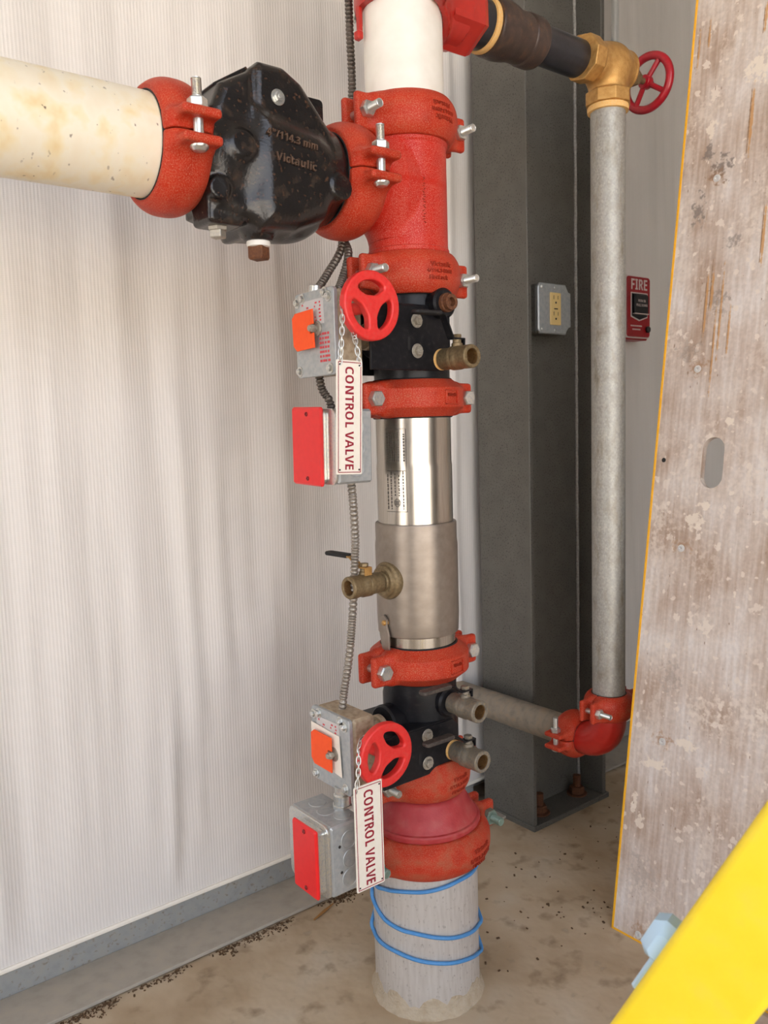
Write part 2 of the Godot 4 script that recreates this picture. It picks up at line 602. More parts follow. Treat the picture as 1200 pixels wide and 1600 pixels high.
	mat("blue_wire", [[0.0, c8(64, 130, 190)], [1.0, c8(84, 148, 204)]], Vector3.ONE * 10, 0.4)
	mat("ivory", [[0.0, c8(226, 196, 130)]], Vector3.ONE, 0.35)
	mat("alarm_black", [[0.0, c8(20, 18, 18)]], Vector3.ONE, 0.3)
	mat("alarm_white", [[0.0, c8(216, 200, 194)]], Vector3.ONE, 0.4)
	mat("stub_metal", [[0.0, c8(186, 180, 173)], [0.5, c8(200, 195, 189)], [1.0, c8(210, 206, 201)]], Vector3(16, 1.5, 16), 0.36, 0.3, 0.02, 40)
	over(M["stub_metal"], noise(0.05, 41, [[0.0, clear.call(c8(80, 70, 60))], [0.8, clear.call(c8(80, 70, 60))], [0.86, Color(c8(96, 86, 76), 0.5)], [1.0, Color(c8(70, 60, 52), 0.8)]], FastNoiseLite.TYPE_SIMPLEX, 4), Vector3(4, 2, 4))
	mat("grout", [[0.0, c8(166, 148, 122)], [0.5, c8(180, 165, 142)], [1.0, c8(190, 178, 158)]], Vector3.ONE * 6, 0.95, 0.0, 0.02, 42, 0.2, 0.06)
	m = mat("column_paint", [[0.0, c8(90, 87, 80)], [0.5, c8(95, 92, 85)], [1.0, c8(100, 97, 90)]], Vector3.ONE * 1.5, 0.5, 0.0, 0.02, 43)
	over(m, noise(0.12, 44, [[0.0, clear.call(c8(40, 36, 32))], [0.79, clear.call(c8(40, 36, 32))], [0.82, Color(c8(52, 46, 40), 0.8)], [1.0, Color(c8(40, 34, 30), 0.9)]], FastNoiseLite.TYPE_SIMPLEX, 2), Vector3.ONE * 2.5)
	mat("weld", [[0.0, c8(128, 124, 118)], [1.0, c8(182, 178, 172)]], Vector3.ONE * 10, 0.5, 0.2, 0.03, 45)
	m = mat("girt_steel", [[0.0, c8(142, 144, 142)], [0.5, c8(152, 153, 150)], [1.0, c8(158, 153, 144)]], Vector3.ONE * 3, 0.55, 0.2, 0.02, 46)
	over(m, noise(0.06, 47, [[0.0, clear.call(c8(90, 76, 60))], [0.72, clear.call(c8(130, 112, 88))], [0.84, Color(c8(128, 110, 86), 0.5)], [1.0, Color(c8(84, 70, 54), 0.7)]], FastNoiseLite.TYPE_SIMPLEX, 5), Vector3.ONE * 2)
	mat("dusty_girt", [[0.0, c8(156, 148, 134)], [0.5, c8(166, 158, 145)], [1.0, c8(172, 162, 146)]], Vector3.ONE * 2.5, 0.8, 0.0, 0.02, 62)
	m = mat("concrete", [[0.0, c8(164, 142, 113)], [0.35, c8(181, 161, 133)], [0.65, c8(189, 171, 145)], [1.0, c8(196, 183, 162)]], Vector3.ONE * 0.9, 0.9, 0.0, 0.01, 48, 0.06, 0.1)
	over(m, noise(0.008, 49, [[0.0, Color(c8(100, 78, 54), 0.6)], [0.18, Color(c8(112, 90, 64), 0.3)], [0.34, clear.call(c8(120, 98, 72))], [0.84, clear.call(c8(110, 100, 86))], [1.0, Color(c8(176, 166, 148), 0.6)]], FastNoiseLite.TYPE_SIMPLEX, 7, 1024), Vector3.ONE * 1.3)
	mat("ground", [[0.0, c8(200, 193, 183)], [1.0, c8(208, 202, 193)]], Vector3.ONE, 0.95)
	mat("shed_wall", [[0.0, c8(160, 157, 153)], [1.0, c8(168, 165, 161)]], Vector3.ONE, 0.7)
	mat("dirt", [[0.0, c8(66, 48, 32)], [0.6, c8(96, 72, 48)], [1.0, c8(140, 108, 70)]], Vector3.ONE * 20, 0.95, 0.0, 0.05, 50)
	mat("straw", [[0.0, c8(150, 106, 56)], [1.0, c8(176, 132, 78)]], Vector3.ONE * 20, 0.9, 0.0, 0.05, 51)
	mat("ply_edge", [[0.0, c8(230, 164, 18)], [0.7, c8(240, 178, 30)], [1.0, c8(220, 170, 84)]], Vector3.ONE * 8, 0.5, 0.0, 0.03, 52)
	mat("yellow_enamel", [[0.0, c8(250, 216, 40)], [0.6, c8(252, 223, 52)], [1.0, c8(250, 222, 76)]], Vector3.ONE * 4, 0.35, 0.0, 0.012, 53)
	mat("blue_plastic", [[0.0, c8(186, 216, 240)]], Vector3.ONE, 0.15)
	mat("bare_ply", [[0.0, c8(176, 150, 128)], [1.0, c8(200, 182, 168)]], Vector3(3, 1.2, 3), 0.75, 0.0, 0.016, 54)
	plywood_face()
	# lining fabric: fine upright ribs, stitched across
	m = StandardMaterial3D.new()
	m.resource_name = "lining"
	m.roughness = 0.62
	var im := Image.create_empty(256, 256, false, Image.FORMAT_RGB8)
	var hm := Image.create_empty(256, 256, false, Image.FORMAT_L8)
	rng.seed = 5
	var rib := PackedFloat32Array()
	for i in 32:
		rib.append(rng.randf_range(0.6, 1.0))
	for y in 256:
		for x in 256:
			var u := fmod(x / 8.0, 1.0)
			var h := 0.5 + 0.5 * cos(TAU * u)
			h = h * rib[x / 8] + 0.12 * cos(TAU * y / 4.0)
			hm.set_pixel(x, y, Color(clampf(h, 0, 1), 0, 0))
			var s := 0.965 + 0.035 * clampf(h, 0, 1)  # shade of the rib grooves painted faintly into the colour
			im.set_pixel(x, y, Color(s, s, s))
	m.albedo_color = c8(226, 220, 213)
	m.albedo_texture = ImageTexture.create_from_image(im)
	m.heightmap_enabled = true
	m.heightmap_texture = ImageTexture.create_from_image(hm)
	m.heightmap_scale = 0.03
	M["lining"] = m


func plywood_face() -> void:
	# weathered veneer: upright grain, splashes of pale paint, grey smudges, torn strips, rust round the screws
	var w := 384
	var h := 2048
	var size := Vector2(0.31, 1.653)
	var px := PackedFloat32Array()
	px.resize(w * h * 3)
	var grain := FastNoiseLite.new()
	grain.seed = 3
	grain.frequency = 0.05
	grain.fractal_octaves = 3
	var blot := FastNoiseLite.new()
	blot.seed = 9
	blot.frequency = 0.006
	blot.fractal_octaves = 5
	var fine := FastNoiseLite.new()
	fine.seed = 15
	fine.frequency = 0.09
	fine.fractal_octaves = 3
	var dark := Vector3(172, 149, 131)
	var mid := Vector3(199, 184, 172)
	var pale := Vector3(219, 211, 205)
	for y in h:
		for x in w:
			var g := grain.get_noise_2d(x * 1.6, y * 0.12)
			var b := blot.get_noise_2d(x, y * 0.7)
			var t := clampf(0.5 + b * 0.75 + g * 0.35, 0.0, 1.0)
			var c := dark.lerp(mid, t * 2.0) if t < 0.5 else mid.lerp(pale, t * 2.0 - 1.0)
			c *= 1.0 + 0.05 * fine.get_noise_2d(x, y)
			var i := (y * w + x) * 3
			px[i] = c.x
			px[i + 1] = c.y
			px[i + 2] = c.z
	var daub := func(u: float, v: float, ru: float, rv: float, col: Vector3, strength: float, rough: float, soft: float) -> void:
		var cx := u / size.x * w
		var cy := (1.0 - v / size.y) * h
		var rx := ru / size.x * w
		var ry := rv / size.y * h
		for yy in range(maxi(0, int(cy - ry * 1.5)), mini(h, int(cy + ry * 1.5) + 1)):
			for xx in range(maxi(0, int(cx - rx * 1.5)), mini(w, int(cx + rx * 1.5) + 1)):
				var q := Vector2((xx - cx) / rx, (yy - cy) / ry).length() + rough * (fine.get_noise_2d(xx * 0.5, yy * 0.5) + 0.6 * fine.get_noise_2d(xx * 1.3 + 50.0, yy * 1.3))
				var k := strength * (1.0 - smoothstep(1.0 - soft, 1.0, q))
				if k > 0.01:
					var i := (yy * w + xx) * 3
					for n in 3:
						px[i + n] = lerpf(px[i + n], col[n], k)
	rng.seed = 40
	var paint := Vector3(226, 214, 201)
	for k in 110:
		daub.call(rng.randf() * 0.3, rng.randf() * 1.62, rng.randf_range(0.012, 0.04), rng.randf_range(0.02, 0.05), paint, rng.randf_range(0.15, 0.4), 1.5, 0.9)
	for k in 620:
		var r := rng.randf_range(0.0012, 0.0045) * (1.0 + 1.5 * pow(rng.randf(), 6.0))
		daub.call(rng.randf() * 0.3, rng.randf() * 1.62, r * rng.randf_range(0.6, 1.5), r * rng.randf_range(0.6, 1.6), paint, rng.randf_range(0.6, 0.95), 0.9, 0.3)
	for q in [[0.085, 0.735, 0.018, 0.017], [0.1, 0.76, 0.012, 0.008], [0.02, 0.23, 0.006, 0.02], [0.035, 0.205, 0.009, 0.012], [0.11, 0.36, 0.018, 0.012], [0.125, 1.48, 0.02, 0.022], [0.05, 1.4, 0.01, 0.014], [0.13, 0.9, 0.009, 0.008], [0.055, 0.31, 0.02, 0.01]]:
		daub.call(q[0], q[1], q[2], q[3], Vector3(232, 220, 204), 0.85, 0.8, 0.35)
	for q in [[0.075, 1.33, 0.018, 0.02, 0.75], [0.05, 1.36, 0.01, 0.016, 0.7], [0.04, 1.26, 0.012, 0.03, 0.7], [0.11, 1.2, 0.016, 0.012, 0.5], [0.09, 1.1, 0.02, 0.02, 0.4], [0.07, 0.46, 0.02, 0.03, 0.3], [0.045, 1.02, 0.02, 0.02, 0.3], [0.05, 0.12, 0.03, 0.03, 0.25]]:
		daub.call(q[0], q[1], q[2], q[3], Vector3(118, 108, 102), q[4], 1.3, 0.8)
	for q in [[0.121, 1.39, 0.0035, 0.07], [0.079, 1.12, 0.003, 0.05], [0.07, 1.1, 0.0025, 0.06], [0.098, 1.08, 0.002, 0.09], [0.09, 1.02, 0.0018, 0.09], [0.115, 1.05, 0.002, 0.05], [0.13, 1.56, 0.003, 0.03], [0.03, 1.57, 0.002, 0.03], [0.012, 1.55, 0.002, 0.04], [0.16, 1.2, 0.003, 0.06]]:
		daub.call(q[0], q[1], q[2], q[3], Vector3(196, 142, 84), 0.8, 0.35, 0.5)
		daub.call(q[0] - q[2], q[1], q[2] * 0.4, q[3] * 1.1, Vector3(120, 86, 58), 0.7, 0.4, 0.5)
	for q in [[0.066, 0.684], [0.064, 0.351], [0.052, 0.011], [0.069, 1.313], [0.066, 0.99]]:
		daub.call(q[0], q[1] + 0.004, 0.018, 0.016, Vector3(150, 108, 74), 0.5, 1.0, 0.9)
	for k in 140:
		daub.call(rng.randf() * 0.3, rng.randf() * 1.62, rng.randf_range(0.0004, 0.0012), rng.randf_range(0.0006, 0.004), Vector3(120, 92, 72), 0.6, 0.6, 0.5)
	var bytes := PackedByteArray()
	bytes.resize(w * h * 3)
	for i in w * h * 3:
		bytes[i] = clampi(int(px[i]), 0, 255)
	var m := StandardMaterial3D.new()
	m.resource_name = "plywood"
	m.roughness = 0.5
	m.albedo_texture = ImageTexture.create_from_image(Image.create_from_data(w, h, false, Image.FORMAT_RGB8, bytes))
	m.uv1_triplanar = true
	m.uv1_scale = Vector3(1.0 / size.x, 1.0 / size.y, 1.0 / size.x)
	M["plywood"] = m


# ---------------------------------------------------------------- fastenings
func hex(r: float, y0: float, y1: float, t := Transform3D(), g: Geo = null) -> Geo:
	var c := (y1 - y0) * 0.15
	return lathe([Vector2(0, y0), Vector2(r * 0.92, y0), Vector2(r, y0 + c), Vector2(r, y1 - c), Vector2(r * 0.9, y1), Vector2(0, y1)], 6, t, g)


func thread(r: float, y0: float, y1: float, pitch := 0.0014) -> Array:
	var p := [Vector2(0, y0), Vector2(r, y0)]
	var y := y0
	while y < y1 - pitch:
		p.append(Vector2(r, y))
		p.append(Vector2(r * 0.88, y + pitch * 0.5))
		y += pitch
	p.append(Vector2(r, y))
	p.append(Vector2(r, y1 - r * 0.2))
	p.append(Vector2(r * 0.75, y1))
	p.append(Vector2(0, y1))
	return p


func bolt(parent: Node3D, at: Vector3, d: Vector3, back: float, nut_at: float, out: float, r: float, m: Material, nut_mat: Material) -> void:
	# a track-head bolt through a pair of lugs: the head at -back, the nut at nut_at, the thread standing out to out
	var g := Geo.new()
	lathe([Vector2(0, -back - r * 1.2), Vector2(r * 1.2, -back - r * 1.0), Vector2(r * 1.8, -back - r * 0.4), Vector2(r * 1.9, -back), Vector2(r, -back), Vector2(r, nut_at)], 18, Transform3D(), g)
	lathe(thread(r, nut_at, out), 16, Transform3D(), g)
	var b := part(parent, "bolt", g.mesh(30), m, along(d, at))
	var n := Geo.new()
	hex(r * 1.95, nut_at, nut_at + r * 1.9, Transform3D(), n)
	cyl(r * 1.5, nut_at + r * 1.8, nut_at + r * 2.0, 20, 0.0, Transform3D(), n)
	part(b, "nut", n.mesh(25), nut_mat)


func screw(parent: Node3D, at: Vector3, d: Vector3, r: float, m: Material, washer := true) -> void:
	var g := Geo.new()
	if washer:
		cyl(r * 1.55, 0, r * 0.25, 20, r * 0.08, Transform3D(), g)
	hex(r, r * 0.2, r * 1.0, Transform3D(), g)
	lathe([Vector2(r * 0.5, r), Vector2(r * 0.45, r * 1.15), Vector2(0, r * 1.2)], 12, Transform3D(), g)
	part(parent, "bolt", g.mesh(25), m, along(d, at))


func pan_screw(parent: Node3D, at: Vector3, d: Vector3, r: float, m: Material) -> void:
	var g := lathe([Vector2(0, 0), Vector2(r, 0), Vector2(r * 0.95, r * 0.3), Vector2(r * 0.6, r * 0.55), Vector2(r * 0.35, r * 0.6), Vector2(r * 0.3, r * 0.3), Vector2(0, r * 0.3)], 16)
	part(parent, "screw", g.mesh(30), m, along(d, at))


# ---------------------------------------------------------------- couplings
func housing(r0: float, th: float, h: float, style: String, lug: float) -> ArrayMesh:
	var key := "%s %.4f %.4f" % [style, r0, h]
	if cache.has(key):
		return cache[key]
	var lx := r0 + th * 0.8 + lug * 0.55
	var f := func(p: Vector3) -> float:
		var rho := Vector2(p.x, p.z).length()
		var d := 0.0
		if style == "round":
			var ay := absf(p.y) / h
			var dome := (rho - (r0 + th * (1.0 - 0.6 * pow(minf(ay, 1.3), 2.6)))) * 0.8
			d = maxf(dome, absf(p.y) - h)
		else:
			var ay := absf(p.y)
			var ch := (rho - (r0 + th)) * 0.62 + (ay - h * 0.5) * 0.785
			d = maxf(maxf(rho - (r0 + th), ay - h), ch)
		var a := absf(p.x)
		var zc := lug * 0.66
		var l := rbox(Vector3(a, p.y, p.z), Vector3(lx, 0, zc), Vector3(lug * 0.8, h * 0.82, lug * 0.25), lug * 0.2)
		var web := rbox(Vector3(a, p.y, p.z), Vector3(r0 + th * 0.5, 0, lug * 0.3), Vector3(lug * 0.35, h * 0.8, lug * 0.6), lug * 0.2)
		d = smin(d, l, lug * 0.75)
		d = smin(d, web, lug * 0.35)
		d = maxf(d, r0 - rho)
		return maxf(d, 0.0005 - p.z)
	var e := lx + lug * 1.05
	cache[key] = sdf(f, Vector3(-e, -h - 0.004, -0.004), Vector3(e, h + 0.004, r0 + th + 0.006), 0.0019)
	return cache[key]


func coupling(label: String, at: Vector3, basis_: Basis, r0: float, th: float, h: float, style: String, m: Material, nut_m: Material, out := 0.05, lug := 0.022, br := 0.0058) -> Node3D:
	var t := thing("pipe_coupling", label, "coupling", at, basis_)
	var half := housing(r0, th, h, style, lug)
	part(t, "housing", half, m)
	part(t, "housing", half, m, Transform3D(Basis(Vector3.UP, PI), Vector3.ZERO))
	part(t, "gasket", lathe([Vector2(r0 - 0.001, -h * 0.96), Vector2(r0 + 0.0014, -h * 1.03), Vector2(r0 + 0.003, -h * 0.97), Vector2(r0 + 0.003, h * 0.97), Vector2(r0 + 0.0014, h * 1.03), Vector2(r0 - 0.001, h * 0.96)], 48), M.rubber)
	var lx := r0 + th * 0.8 + lug * 0.68
	for s in [-1.0, 1.0]:
		bolt(t, Vector3(s * lx, 0, 0), Vector3(0, 0, 1), lug * 0.89, lug * 0.89, out, br, nut_m, nut_m)
	return t


func raised(t: Node3D, text: String, height: float, r: float, az: float, y: float, m: Material, turn := 0.0, squash := 1.0) -> void:
	part(t, "lettering", bent_letters(text, height, r, az, y, turn, squash), m)


# ---------------------------------------------------------------- valves
func ball_valve(label: String, at: Vector3, flow: Vector3, m: Material, tape: Material, strap: Material, grip: Material, size := 1.0, long := 0.075, lift := 0.0) -> Node3D:
	# local y: the way the water runs; z: up
	var b := Basis(flow.cross(Vector3.UP), flow, Vector3.UP)
	var t := thing("ball_valve", label, "valve", at, b)
	var s := size
	var g := Geo.new()
	lathe([Vector2(0, -0.006 * s), Vector2(0.01218 * s, -0.00492 * s), Vector2(0.01218 * s, 0.00656 * s), Vector2(0.01485 * s, 0.00738 * s), Vector2(0.01554 * s, 0.00984 * s), Vector2(0.01554 * s, 0.02460 * s), Vector2(0.01717 * s, 0.02788 * s), Vector2(0.01717 * s, 0.03280 * s), Vector2(0.01647 * s, 0.03444 * s), Vector2(0.01717 * s, 0.03608 * s), Vector2(0.01717 * s, 0.04182 * s), Vector2(0.01601 * s, 0.04428 * s), Vector2(0.01554 * s, 0.04920 * s), Vector2(0.01647 * s, 0.05248 * s), Vector2(0.01647 * s, 0.06478 * s), Vector2(0.01531 * s, 0.06642 * s), Vector2(0.01137 * s, 0.06642 * s), Vector2(0.01067 * s, 0.06478 * s)], 32, Transform3D(), g)
	part(t, "body", g.mesh(28), m)
	part(t, "bore", lathe([Vector2(0.01067 * s, 0.06519 * s), Vector2(0.00998 * s, 0.06232 * s), Vector2(0.01067 * s, 0.05986 * s), Vector2(0.00974 * s, 0.05740 * s), Vector2(0.01044 * s, 0.05412 * s), Vector2(0.00928 * s, 0.04756 * s), Vector2(0, 0.056 * s)], 24), M.bore)
	part(t, "sealant", lathe([Vector2(0.0104 * s, -0.001), Vector2(0.013 * s, 0.0), Vector2(0.01566 * s, 0.00246 * s), Vector2(0.01485 * s, 0.00492 * s), Vector2(0.01206 * s, 0.00615 * s)], 24), tape)
	var stem := Geo.new()
	var up := along(Vector3(0, 0, 1), Vector3(0, 0.0355 * s, 0))
	lathe([Vector2(0.0085 * s, 0.008 * s), Vector2(0.0078 * s, 0.02 * s), Vector2(0.0062 * s, 0.021 * s), Vector2(0.0062 * s, 0.026 * s), Vector2(0.0, 0.026 * s)], 18, up, stem)
	hex(0.0066 * s, 0.0275 * s, 0.0325 * s, up, stem)
	part(t, "stem", stem.mesh(28), m)
	# the lever: a strap folded over the stem, then a dipped grip
	var lv := Geo.new()
	var w := 0.0065 * s
	var y := 0.0355 * s
	var pts := [Vector2(-0.009, 0.016), Vector2(-0.0095, 0.0262), Vector2(0.011, 0.0262), Vector2(0.026, 0.0385 + lift), Vector2(0.034, 0.0395 + lift)]
	for i in pts.size() - 1:
		var a: Vector2 = pts[i] * s
		var c: Vector2 = pts[i + 1] * s
		var dir := (c - a).normalized()
		var nrm := Vector2(-dir.y, dir.x) * 0.0012
		var poly := PackedVector2Array([a - dir * 0.0006 - nrm, c + dir * 0.0006 - nrm, c + dir * 0.0006 + nrm, a - dir * 0.0006 + nrm])
		# poly lies in local x,z; extrude along y
		extrude(poly, -w, w, 0.0004, Transform3D(Basis(Vector3(1, 0, 0), Vector3(0, 0, 1), Vector3(0, -1, 0)), Vector3(0, y, 0)), lv)
	var lever := part(t, "lever", lv.mesh(30), strap)
	var gp := Geo.new()
	extrude(rrect(long * s, 0.016 * s, 0.006 * s), -0.0028 * s, 0.0028 * s, 0.0014 * s, Transform3D(Basis(), Vector3((0.03 + long * 0.5) * s, y, (0.0398 + lift) * s)), gp)
	part(lever, "grip", gp.mesh(35), grip)
	return t


func wheel_mesh(r: float, w: float, depth: float) -> ArrayMesh:
	# a flat-faced handwheel with three broad spokes; the axis is z
	var f := func(p: Vector3) -> float:
		var q := Vector2(p.x, p.y)
		var rho := q.length()
		var d := absf(rho - (r - w * 0.5)) - w * 0.5
		d = smin(d, rho - r * 0.26, 0.004)
		for k in 3:
			var a := TAU * k / 3.0 + 0.45
			var u := Vector2(cos(a), sin(a))
			var t := q.dot(u)
			var s := absf(q.cross(u)) - r * 0.16
			d = smin(d, maxf(s, maxf(-t, t - r * 0.85)), 0.008)
		var dz := absf(p.z) - depth * 0.5 + maxf(0.0, 0.35 * depth * (1.0 - absf(rho - (r - w * 0.5)) / w)) * 0.0
		var e := Vector2(d + 0.0025, dz + 0.0025)
		return e.max(Vector2.ZERO).length() + minf(maxf(e.x, e.y), 0.0) - 0.0025
	return sdf(f, Vector3(-r - 0.004, -r - 0.004, -depth), Vector3(r + 0.004, r + 0.004, depth), 0.0014)


func control_valve(label: String, y0: float, y1: float, wheel_at: Vector3, wheel_turn: float, plate_lo: float, plate_hi: float, lower: bool) -> Node3D:
	var t := thing("butterfly_valve", label, "valve", Vector3(0, y0, 0))
	var h := y1 - y0
	var b := Geo.new()
	lathe([Vector2(0.05, -0.012), Vector2(0.0565, -0.012), Vector2(0.0568, h * 0.14), Vector2(0.0585, h * 0.2), Vector2(0.0585, h * 0.8), Vector2(0.0568, h * 0.86), Vector2(0.0565, h + 0.012), Vector2(0.05, h + 0.012)], 56, Transform3D(), b)
	# neck where the disc shaft leaves the body
	cyl(0.031, 0.05, 0.075, 32, 0.003, along(Vector3(-1, 0, 0), Vector3(0, h * 0.5, 0)), b)
	part(t, "body", b.mesh(35), M.black_gloss)
	var st := Geo.new()
	var ax := along(Vector3(-1, 0, 0), Vector3(0, h * 0.5, 0))
	cyl(0.012, 0.07, 0.125, 24, 0.0, ax, st)
	cyl(0.019, 0.078, 0.088, 24, 0.002, ax, st)
	part(t, "stem", st.mesh(), M.box_cast)
	for s in [1.0, -1.0]:
		var p := Geo.new()
		var lo := plate_lo - y0
		var hi := plate_hi - y0
		var poly := PackedVector2Array([Vector2(-0.122, lo), Vector2(0.014, lo), Vector2(0.024, lo + 0.012), Vector2(0.024, hi - 0.012), Vector2(0.012, hi), Vector2(-0.122, hi)])
		extrude(poly, 0.058 * s - 0.0025, 0.058 * s + 0.0025, 0.001, Transform3D(), p)
		# the folded lip on top
		extrude(PackedVector2Array([Vector2(-0.118, hi - 0.001), Vector2(0.01, hi - 0.001), Vector2(0.01, hi + 0.002), Vector2(-0.118, hi + 0.002)]), 0.046 * s - 0.013, 0.046 * s + 0.013, 0.0006, Transform3D(), p)
		part(t, "bracket", p.mesh(30), M.black_gloss)
	var slot := Geo.new()
	extrude(rrect(0.005, 0.018, 0.0024), 0.0595, 0.0609, 0.0, Transform3D(Basis(), Vector3(-0.055, (plate_lo + plate_hi) * 0.5 - y0 - 0.008, 0)), slot)
	part(t, "slot", slot, M.rubber)
	var ym := (plate_lo + plate_hi) * 0.5 - y0
	var dy := 0.021
	for k in [1.0, -1.0]:
		screw(t, Vector3(-0.04, ym + dy * k + 0.003, 0.0606), Vector3(0, 0, 1), 0.0066, M.old_zinc)
	var wl := wheel_at - Vector3(0, y0, 0)
	var hw := part(t, "handwheel", cache["wheel"], M.wheel_red, Transform3D(Basis(Vector3(0, 0, 1), wheel_turn), wl))
	part(hw, "shaft", cyl(0.0085, -0.034, -0.004, 20, 0.0, Transform3D(Basis(Vector3.RIGHT, PI / 2), Vector3.ZERO)), M.wheel_red)
	return t


func supervisory_switch(label: String, c: Vector3, hy: float, flag_y: float, flag_z: float, paper: bool, tilt: float) -> Node3D:
	# a cast box whose cover faces down the wall (-x); c: middle of the cover
	var t := thing("supervisory_switch", label, "switch box", c)
	var hz := 0.048
	part(t, "housing", box(Vector3(0.004, -hy + 0.002, -hz + 0.001), Vector3(0.044, hy - 0.002, hz - 0.001), 0.004), M.box_cast)
	var cover := part(t, "cover", extrude(rrect(hz * 2, hy * 2, 0.006), -0.0025, 0.004, 0.0008, Transform3D(Basis(Vector3(0, 0, 1), Vector3(0, 1, 0), Vector3(-1, 0, 0)), Vector3.ZERO)), M.box_zinc)
	for q in [[-0.041, hy - 0.012], [-0.028, hy - 0.008], [0.036, hy - 0.012], [0.027, hy - 0.006], [-0.04, -hy + 0.009], [0.035, -hy + 0.009]]:
		screw(t, Vector3(-0.004, q[1], q[0]), Vector3(-1, 0, 0), 0.0048, M.zinc)
	# printed labels on the cover
	var lp := Geo.new()
	box(Vector3(-0.0046, hy - 0.046, -0.034), Vector3(-0.004, hy - 0.012, 0.024), 0.0002, Transform3D(), lp)
	part(cover, "label", lp, M.label_paper, Transform3D(), "pale label with red print")
	var pr := Geo.new()
	rng.seed = 11
	for row in 6:
		for k in 5:
			if rng.randf() < 0.3:
				continue
			var z := -0.03 + k * 0.0105 + rng.randf() * 0.003
			var y := hy - 0.017 - row * 0.0048
			box(Vector3(-0.0049, y - 0.0012, z), Vector3(-0.0045, y + 0.0012, z + rng.randf_range(0.002, 0.006)), 0.0001, Transform3D(), pr)
	if not paper:
		for row in 7:
			for k in 4:
				var z := 0.012 + k * 0.0062
				var y := -0.002 - row * 0.006
				box(Vector3(-0.0046, y - 0.0016, z), Vector3(-0.004, y + 0.0016, z + rng.randf_range(0.003, 0.0055)), 0.0001, Transform3D(), pr)
	part(cover, "print", pr, M.print_red)
	if paper:
		part(t, "paper_tag", extrude(PackedVector2Array([Vector2(-0.046, -0.022), Vector2(0.03, -0.03), Vector2(0.026, 0.03), Vector2(-0.046, 0.034)]), 0.006, 0.0064, 0.0, Transform3D(Basis(Vector3(0, 0, 1), Vector3(0, 1, 0), Vector3(-1, 0, 0)), Vector3(0, flag_y, 0))), M.white_paper, Transform3D(), "white paper tag under the orange flag")
	# the flag on its shaft
	var sh := Geo.new()
	var axis := along(Vector3(-1, 0, 0), Vector3(0, flag_y, flag_z))
	cyl(0.0105, 0.004, 0.0075, 24, 0.0005, axis, sh)
	cyl(0.004, 0.0, 0.019, 16, 0.0005, axis, sh)
	hex(0.0056, 0.0105, 0.0165, axis, sh)
	part(t, "flag_shaft", sh.mesh(28), M.old_zinc)
	var w := 0.05
	var hh := 0.026
	var fl := PackedVector2Array([Vector2(-w + 0.008, -hh), Vector2(0.002, -hh), Vector2(0.002, -0.006), Vector2(-0.007, -0.006), Vector2(-0.007, 0.006), Vector2(0.002, 0.006), Vector2(0.002, hh), Vector2(-w + 0.008, hh), Vector2(-w, hh - 0.006), Vector2(-w, -hh + 0.008)])
	var fb := Basis(Vector3(0, 0, 1), Vector3(0, 1, 0), Vector3(-1, 0, 0)) * Basis(Vector3(0, 0, 1), tilt)
	part(t, "indicator_flag", extrude(fl, 0.011, 0.013, 0.0003, Transform3D(fb, Vector3(0, flag_y, flag_z))), M.orange_flag, Transform3D(), "orange position flag")
	return t


func junction_box(label: String, c: Vector3, cover_z: float, depth: float, ring: float, cw: float, ch: float, knock: bool, tilt: float) -> Node3D:
	# c: middle of the box mouth; the mouth faces -x
	var t := thing("junction_box", label, "junction box", c, Basis(Vector3(1, 0, 0), tilt))
	var a := 0.051
	var turn := Basis(Vector3(0, 0, 1), Vector3(0, 1, 0), Vector3(-1, 0, 0))
	part(t, "box", box(Vector3(0, -a, -a), Vector3(depth, a, a), 0.003), M.box_zinc)
	var rg := Geo.new()
	extrude(rrect(a * 2.0, a * 2.06, 0.012), 0.0005, 0.0045, 0.0008, Transform3D(turn, Vector3.ZERO), rg)
	extrude(rrect(cw * 0.94, ch * 0.92, 0.006), 0.004, ring, 0.001, Transform3D(turn, Vector3(0, 0, cover_z)), rg)
	part(t, "extension_ring", rg, M.zinc)
	var cv := part(t, "cover", extrude(rrect(cw, ch, 0.004), ring, ring + 0.006, 0.0022, Transform3D(turn, Vector3(0, 0, cover_z))), M.cover_red, Transform3D(), "bright red blank cover plate")
	for s in [1.0, -1.0]:
		pan_screw(cv, Vector3(-ring - 0.006, ch * 0.41 * s, cover_z + 0.002), Vector3(-1, 0, 0), 0.0032, M.dark_red)
	# knockouts: shallow rings on the side and on top
	for q in [[-0.03, 0.03], [-0.002, 0.032], [0.026, 0.03]]:
		var k := lathe([Vector2(0.0115, 0.0), Vector2(0.0122, 0.0007), Vector2(0.0129, 0.0007), Vector2(0.0136, 0.0)], 28)
		part(t, "knockout", k, M.box_zinc, along(Vector3(0, 0, 1), Vector3(q[1], q[0], a)))
	for q in [[-0.026, 0.03], [0.004, 0.024], [0.03, 0.034]]:
		var k := lathe([Vector2(0.0, 0.0006), Vector2(0.0105, 0.0006), Vector2(0.0112, 0.0009), Vector2(0.0122, 0.0009), Vector2(0.013, 0.0)], 28)
		part(t, "knockout", k, M.box_zinc, along(Vector3(0, 1, 0), Vector3(q[1], a, q[0])))
	for q in [[0.014, 0.02], [0.016, -0.018]]:
		part(t, "hole", cyl(0.0022, 0, 0.0004, 12), M.rubber, along(Vector3(0, 0, 1), Vector3(q[0], q[1], a)))
	return t


func armored_cable(called: String, label: String, pts: Array, r: float, m: Material, group := "armored cables") -> void:
	var step := 0.0011
	var path := smooth_path(pts, step)
	var f := func(i: int) -> float:
		var u := fmod(i * step / 0.0078, 1.0)
		return r * (1.0 - 0.34 * pow(absf(u * 2.0 - 1.0), 2.2))
	single(called, tube(path, f, 12).mesh(60), m, label, "cable", Vector3.ZERO, group)


